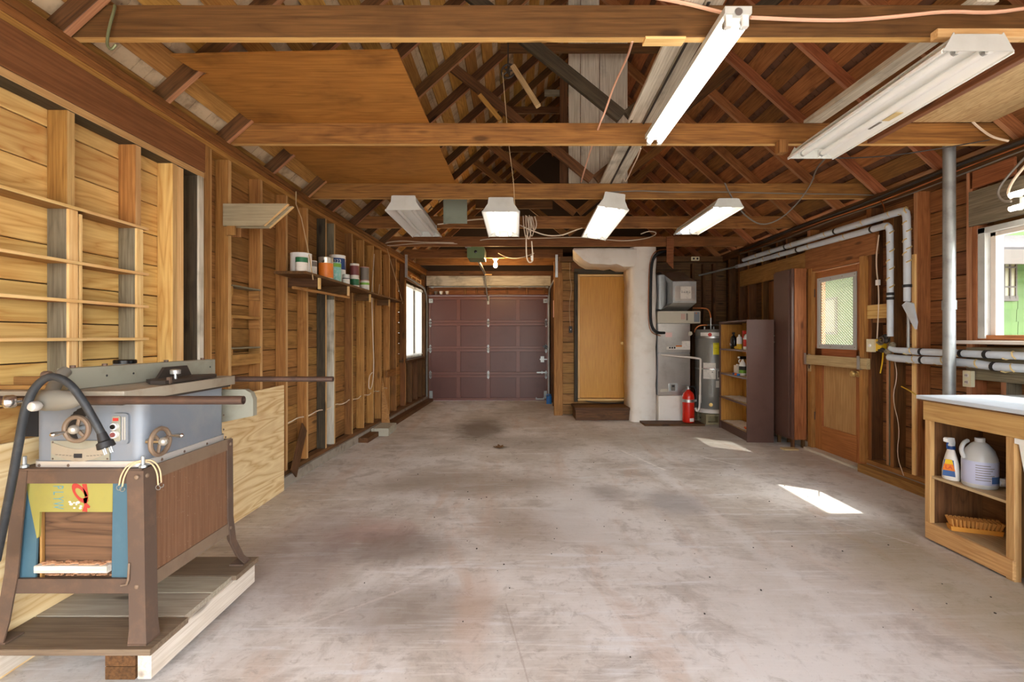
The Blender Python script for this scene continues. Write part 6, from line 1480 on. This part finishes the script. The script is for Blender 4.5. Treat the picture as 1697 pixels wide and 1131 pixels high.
cable('ceiling_cable', 'white cable from the opener box along the fifth joist to the tilted light', [PP(784, 404, 7.3), PP(800, 396, 7.16), PP(850, 396, 7.16), PP(900, 395, 7.16), PP(960, 393, 7.1), PP(1000, 397, 7.0), PP(1035, 400, 7.0), PP(1070, 396, 6.9), PP(1086, 390, 6.6), PP(1088, 385, 6.5), PP(1075, 383, 6.4), PP(1062, 388, 6.4)], .007, 'cable_white')
cable('ceiling_cable', 'white cable swagged between the fluted light and the tilted light', [PP(861, 373, 5.6), PP(880, 382, 5.6), PP(905, 391, 5.6), PP(930, 391, 5.6), PP(950, 383, 5.6), PP(965, 378, 5.6)], .007, 'cable_white')
cable('ceiling_cable', 'white cable between the unlit light and the fluted light', [PP(725, 372, 5.5), PP(745, 370, 5.5), PP(775, 365, 5.5), PP(805, 363, 5.4)], .007, 'cable_white')
cable('ceiling_cable', 'white cord sagging from the bulb socket to the coil', [PP(826, 420, 8.2), PP(840, 427, 8.0), PP(855, 429, 7.6), PP(870, 426, 7.2), PP(885, 420, 7.1)], .007, 'cable_white')
co = thing('cable_coil', 'white extension cord coil hanging between two reflector lights', 'cord coil', PP(877, 395, 5.9))
for k, (dx, top, bot) in enumerate(((-6, 358, 398), (-2, 357, 402), (3, 360, 396), (7, 359, 385))):
    MB().tube([PP(876 + dx - 3, top, 5.93), PP(874 + dx, (top + bot)/2, 5.92), PP(878 + dx, bot, 5.92), PP(883 + dx, (top + bot)/2, 5.92), PP(879 + dx, top, 5.93)], .007, 6, smooth=2).build('loop', 'cable_white', co)
MB().tube([PP(872, 390, 5.92), PP(872, 425, 5.92), PP(876, 436, 5.92), PP(883, 434, 5.92), PP(883, 425, 5.92), PP(881, 400, 5.92)], .008, 6, smooth=2).build('loop', 'cable_white', co); MB().cyl(PP(881, 424, 5.92), PP(882, 432, 5.92), .014, n=8).build('plug', 'white_plastic', co)
cable('ceiling_cable', 'cream cable bending from the second joist onto the wall plate', [PP(1612, 202, 3.36), PP(1625, 214, 3.35), PP(1645, 228, 3.3), PP(1672, 234, 3.25)], .008, 'cable_white')
for k, (zz, xx, r, m, lab) in enumerate(((2.60, 3.375, .014, 'cable_dark', 'thick dark cable along the wall plate over the bench'), (2.565, 3.385, .006, 'copper', 'thin copper line along the wall plate over the pipes'), (2.535, 3.385, .006, 'cable_grey', 'thin grey cable sagging along the wall plate over the side door'))):
    cable('wall_cable', lab, [(xx, 1.0 + i*.45, zz + .012*math.sin(i*1.3 + k)) for i in range(15)], r, m)
cable('ceiling_cable', 'thin black wire from the wide light across to the wall plate', [PP(1378, 262, 3.3), PP(1420, 262, 3.4), PP(1480, 258, 3.5), PP(1560, 246, 3.4), PP(1640, 232, 3.3)], .004, 'cable_dark')
cable('wall_wire', 'thin bare wire hanging from the wall plate near the pipe bends', [(3.38, 4.48, 2.56), (3.36, 4.40, 2.47), (3.34, 4.38, 2.35)], .004, 'copper', 'wire')

# ------------------------------------------------------------------ outdoors
gd = struct(MB().box((-30, -30, -.30), (30, 40, -.14)).build('ground', 'ground_ext', origin=(0, 0, -.14)))
dw = struct(MB().box((-2.6, -12, -.139), (4.2, -1.32, -.03)).build('driveway', 'concrete', origin=(0, 0, 0)))
nh = thing('neighbour_house', 'green shingled house seen through the bench window', 'house', (8.5, 9, -.14))
MB().box((6.93, 7.23, -.14), (11, 15, 3.0)).build('house_wall', 'green_house', nh)
def shingles(x0, x1, z0, z1, place):
    z = z0; r = 0
    while z < z1:
        x = x0 - (.12 if r % 2 else 0)
        while x < x1:
            wd = random.choice((.22, .26, .30)); a, c = max(x, x0), min(x + wd, x1)
            if c - a > .03: place(a + .003, c - .003, z, min(z + .20, z1))
            x += wd
        z += .19; r += 1
shingles(7.17, 8.3, .75, 2.55, lambda a, c, z0, z1: bar('wall_shingle', 'green_house', ((a + c)/2, 7.222, z0), ((a + c)/2, 7.212, z1), c - a, .010, (0, -1, 0), nh))
shingles(7.4, 11.8, .9, 2.4, lambda a, c, z0, z1: bar('wall_shingle', 'green_house', (6.922, (a + c)/2, z0), (6.93, (a + c)/2, z1), c - a, .010, (-1, 0, 0), nh))
slab('corner_board', 'green_pale', (6.90, 7.15, -.1), (7.17, 7.205, 2.7), nh, grain='z')
# its window with a hood
hx0, hx1 = PP(1651, 0, 7.2).x, PP(1681, 0, 7.2).x; hz0, hz1 = PP(0, 495, 7.2).z, PP(0, 432, 7.2).z
hw_ = slab('house_window', 'dark_trim', (hx0 - .02, 7.17, hz0 - .04), (hx1 + .03, 7.215, hz0 + .04), nh)
slab('window_pane', 'cream_pane', (hx0, 7.18, hz0 + .04), (hx1, 7.195, hz1 + .04), nh, grain='z')
for k in range(4): x = hx0 + (hx1 - hx0)*k/3; slab('mullion', 'dark_trim', (x - .012, 7.165, hz0), (x + .012, 7.19, hz1 + .04), nh)
for z in (hz0 + .16, hz0 + .45): slab('mullion', 'dark_trim', (hx0, 7.167, z), (hx1, 7.188, z + .022), nh)
MB().prism([(hx0 - .06, 6.85, hz1 + .04), (hx1 + .10, 6.85, hz1 + .04), (hx1 + .04, 7.2, hz1 + .22), (hx0 - .0, 7.2, hz1 + .22)], (0, 0, .04)).build('window_hood', 'grey_roof', nh)
MB().prism([(6.5, 6.7, 2.42), (11.2, 6.7, 2.42), (11.2, 10.5, 4.4), (6.5, 10.5, 4.4)], (0, 0, .12)).build('house_roof', 'grey_roof', nh)
slab('fascia', 'dark_trim', (6.5, 6.66, 2.30), (11.2, 6.70, 2.50), nh)
for y in (8.1, 9.3, 10.4):
    slab('house_window', 'dark_trim', (6.895, y, 1.35), (6.92, y + .55, 2.15), nh); slab('window_pane', 'cream_pane', (6.885, y + .05, 1.4), (6.897, y + .5, 2.1), nh)

# grit and crumbs on the slab
b = MB()
for k in range(110):
    x, y = random.uniform(-1.1, 2.4), random.uniform(1.9, 6.5); r = random.uniform(.002, .006)
    b.sphere((x, y, r*.4), r, 6, 1, 1.3, .6)
gr = b.build('floor_grit', 'cable_dark', None, label='dark grit and crumbs scattered over the concrete floor', cat='grit'); gr['kind'] = 'stuff'
b = MB()
for k in range(7):
    t = R(51*k + 10*(k % 2)); L = .05 + .03*(k % 3); u = Vector((math.cos(t), math.sin(t)*.8, 0)); v_ = Vector((-u.y, u.x, 0)); c = Vector((-.19, 5.66, .001))
    b.prism([c, c + u*L*.5 + v_*.022, c + u*L + Vector((0, 0, .012)), c + u*L*.5 - v_*.022], (0, 0, .006 + .002*(k % 3)))
b.build('dead_leaf', 'bench_dark', None, label='dark dry leaf clump on the oil-stained floor', cat='leaf', ang=15)
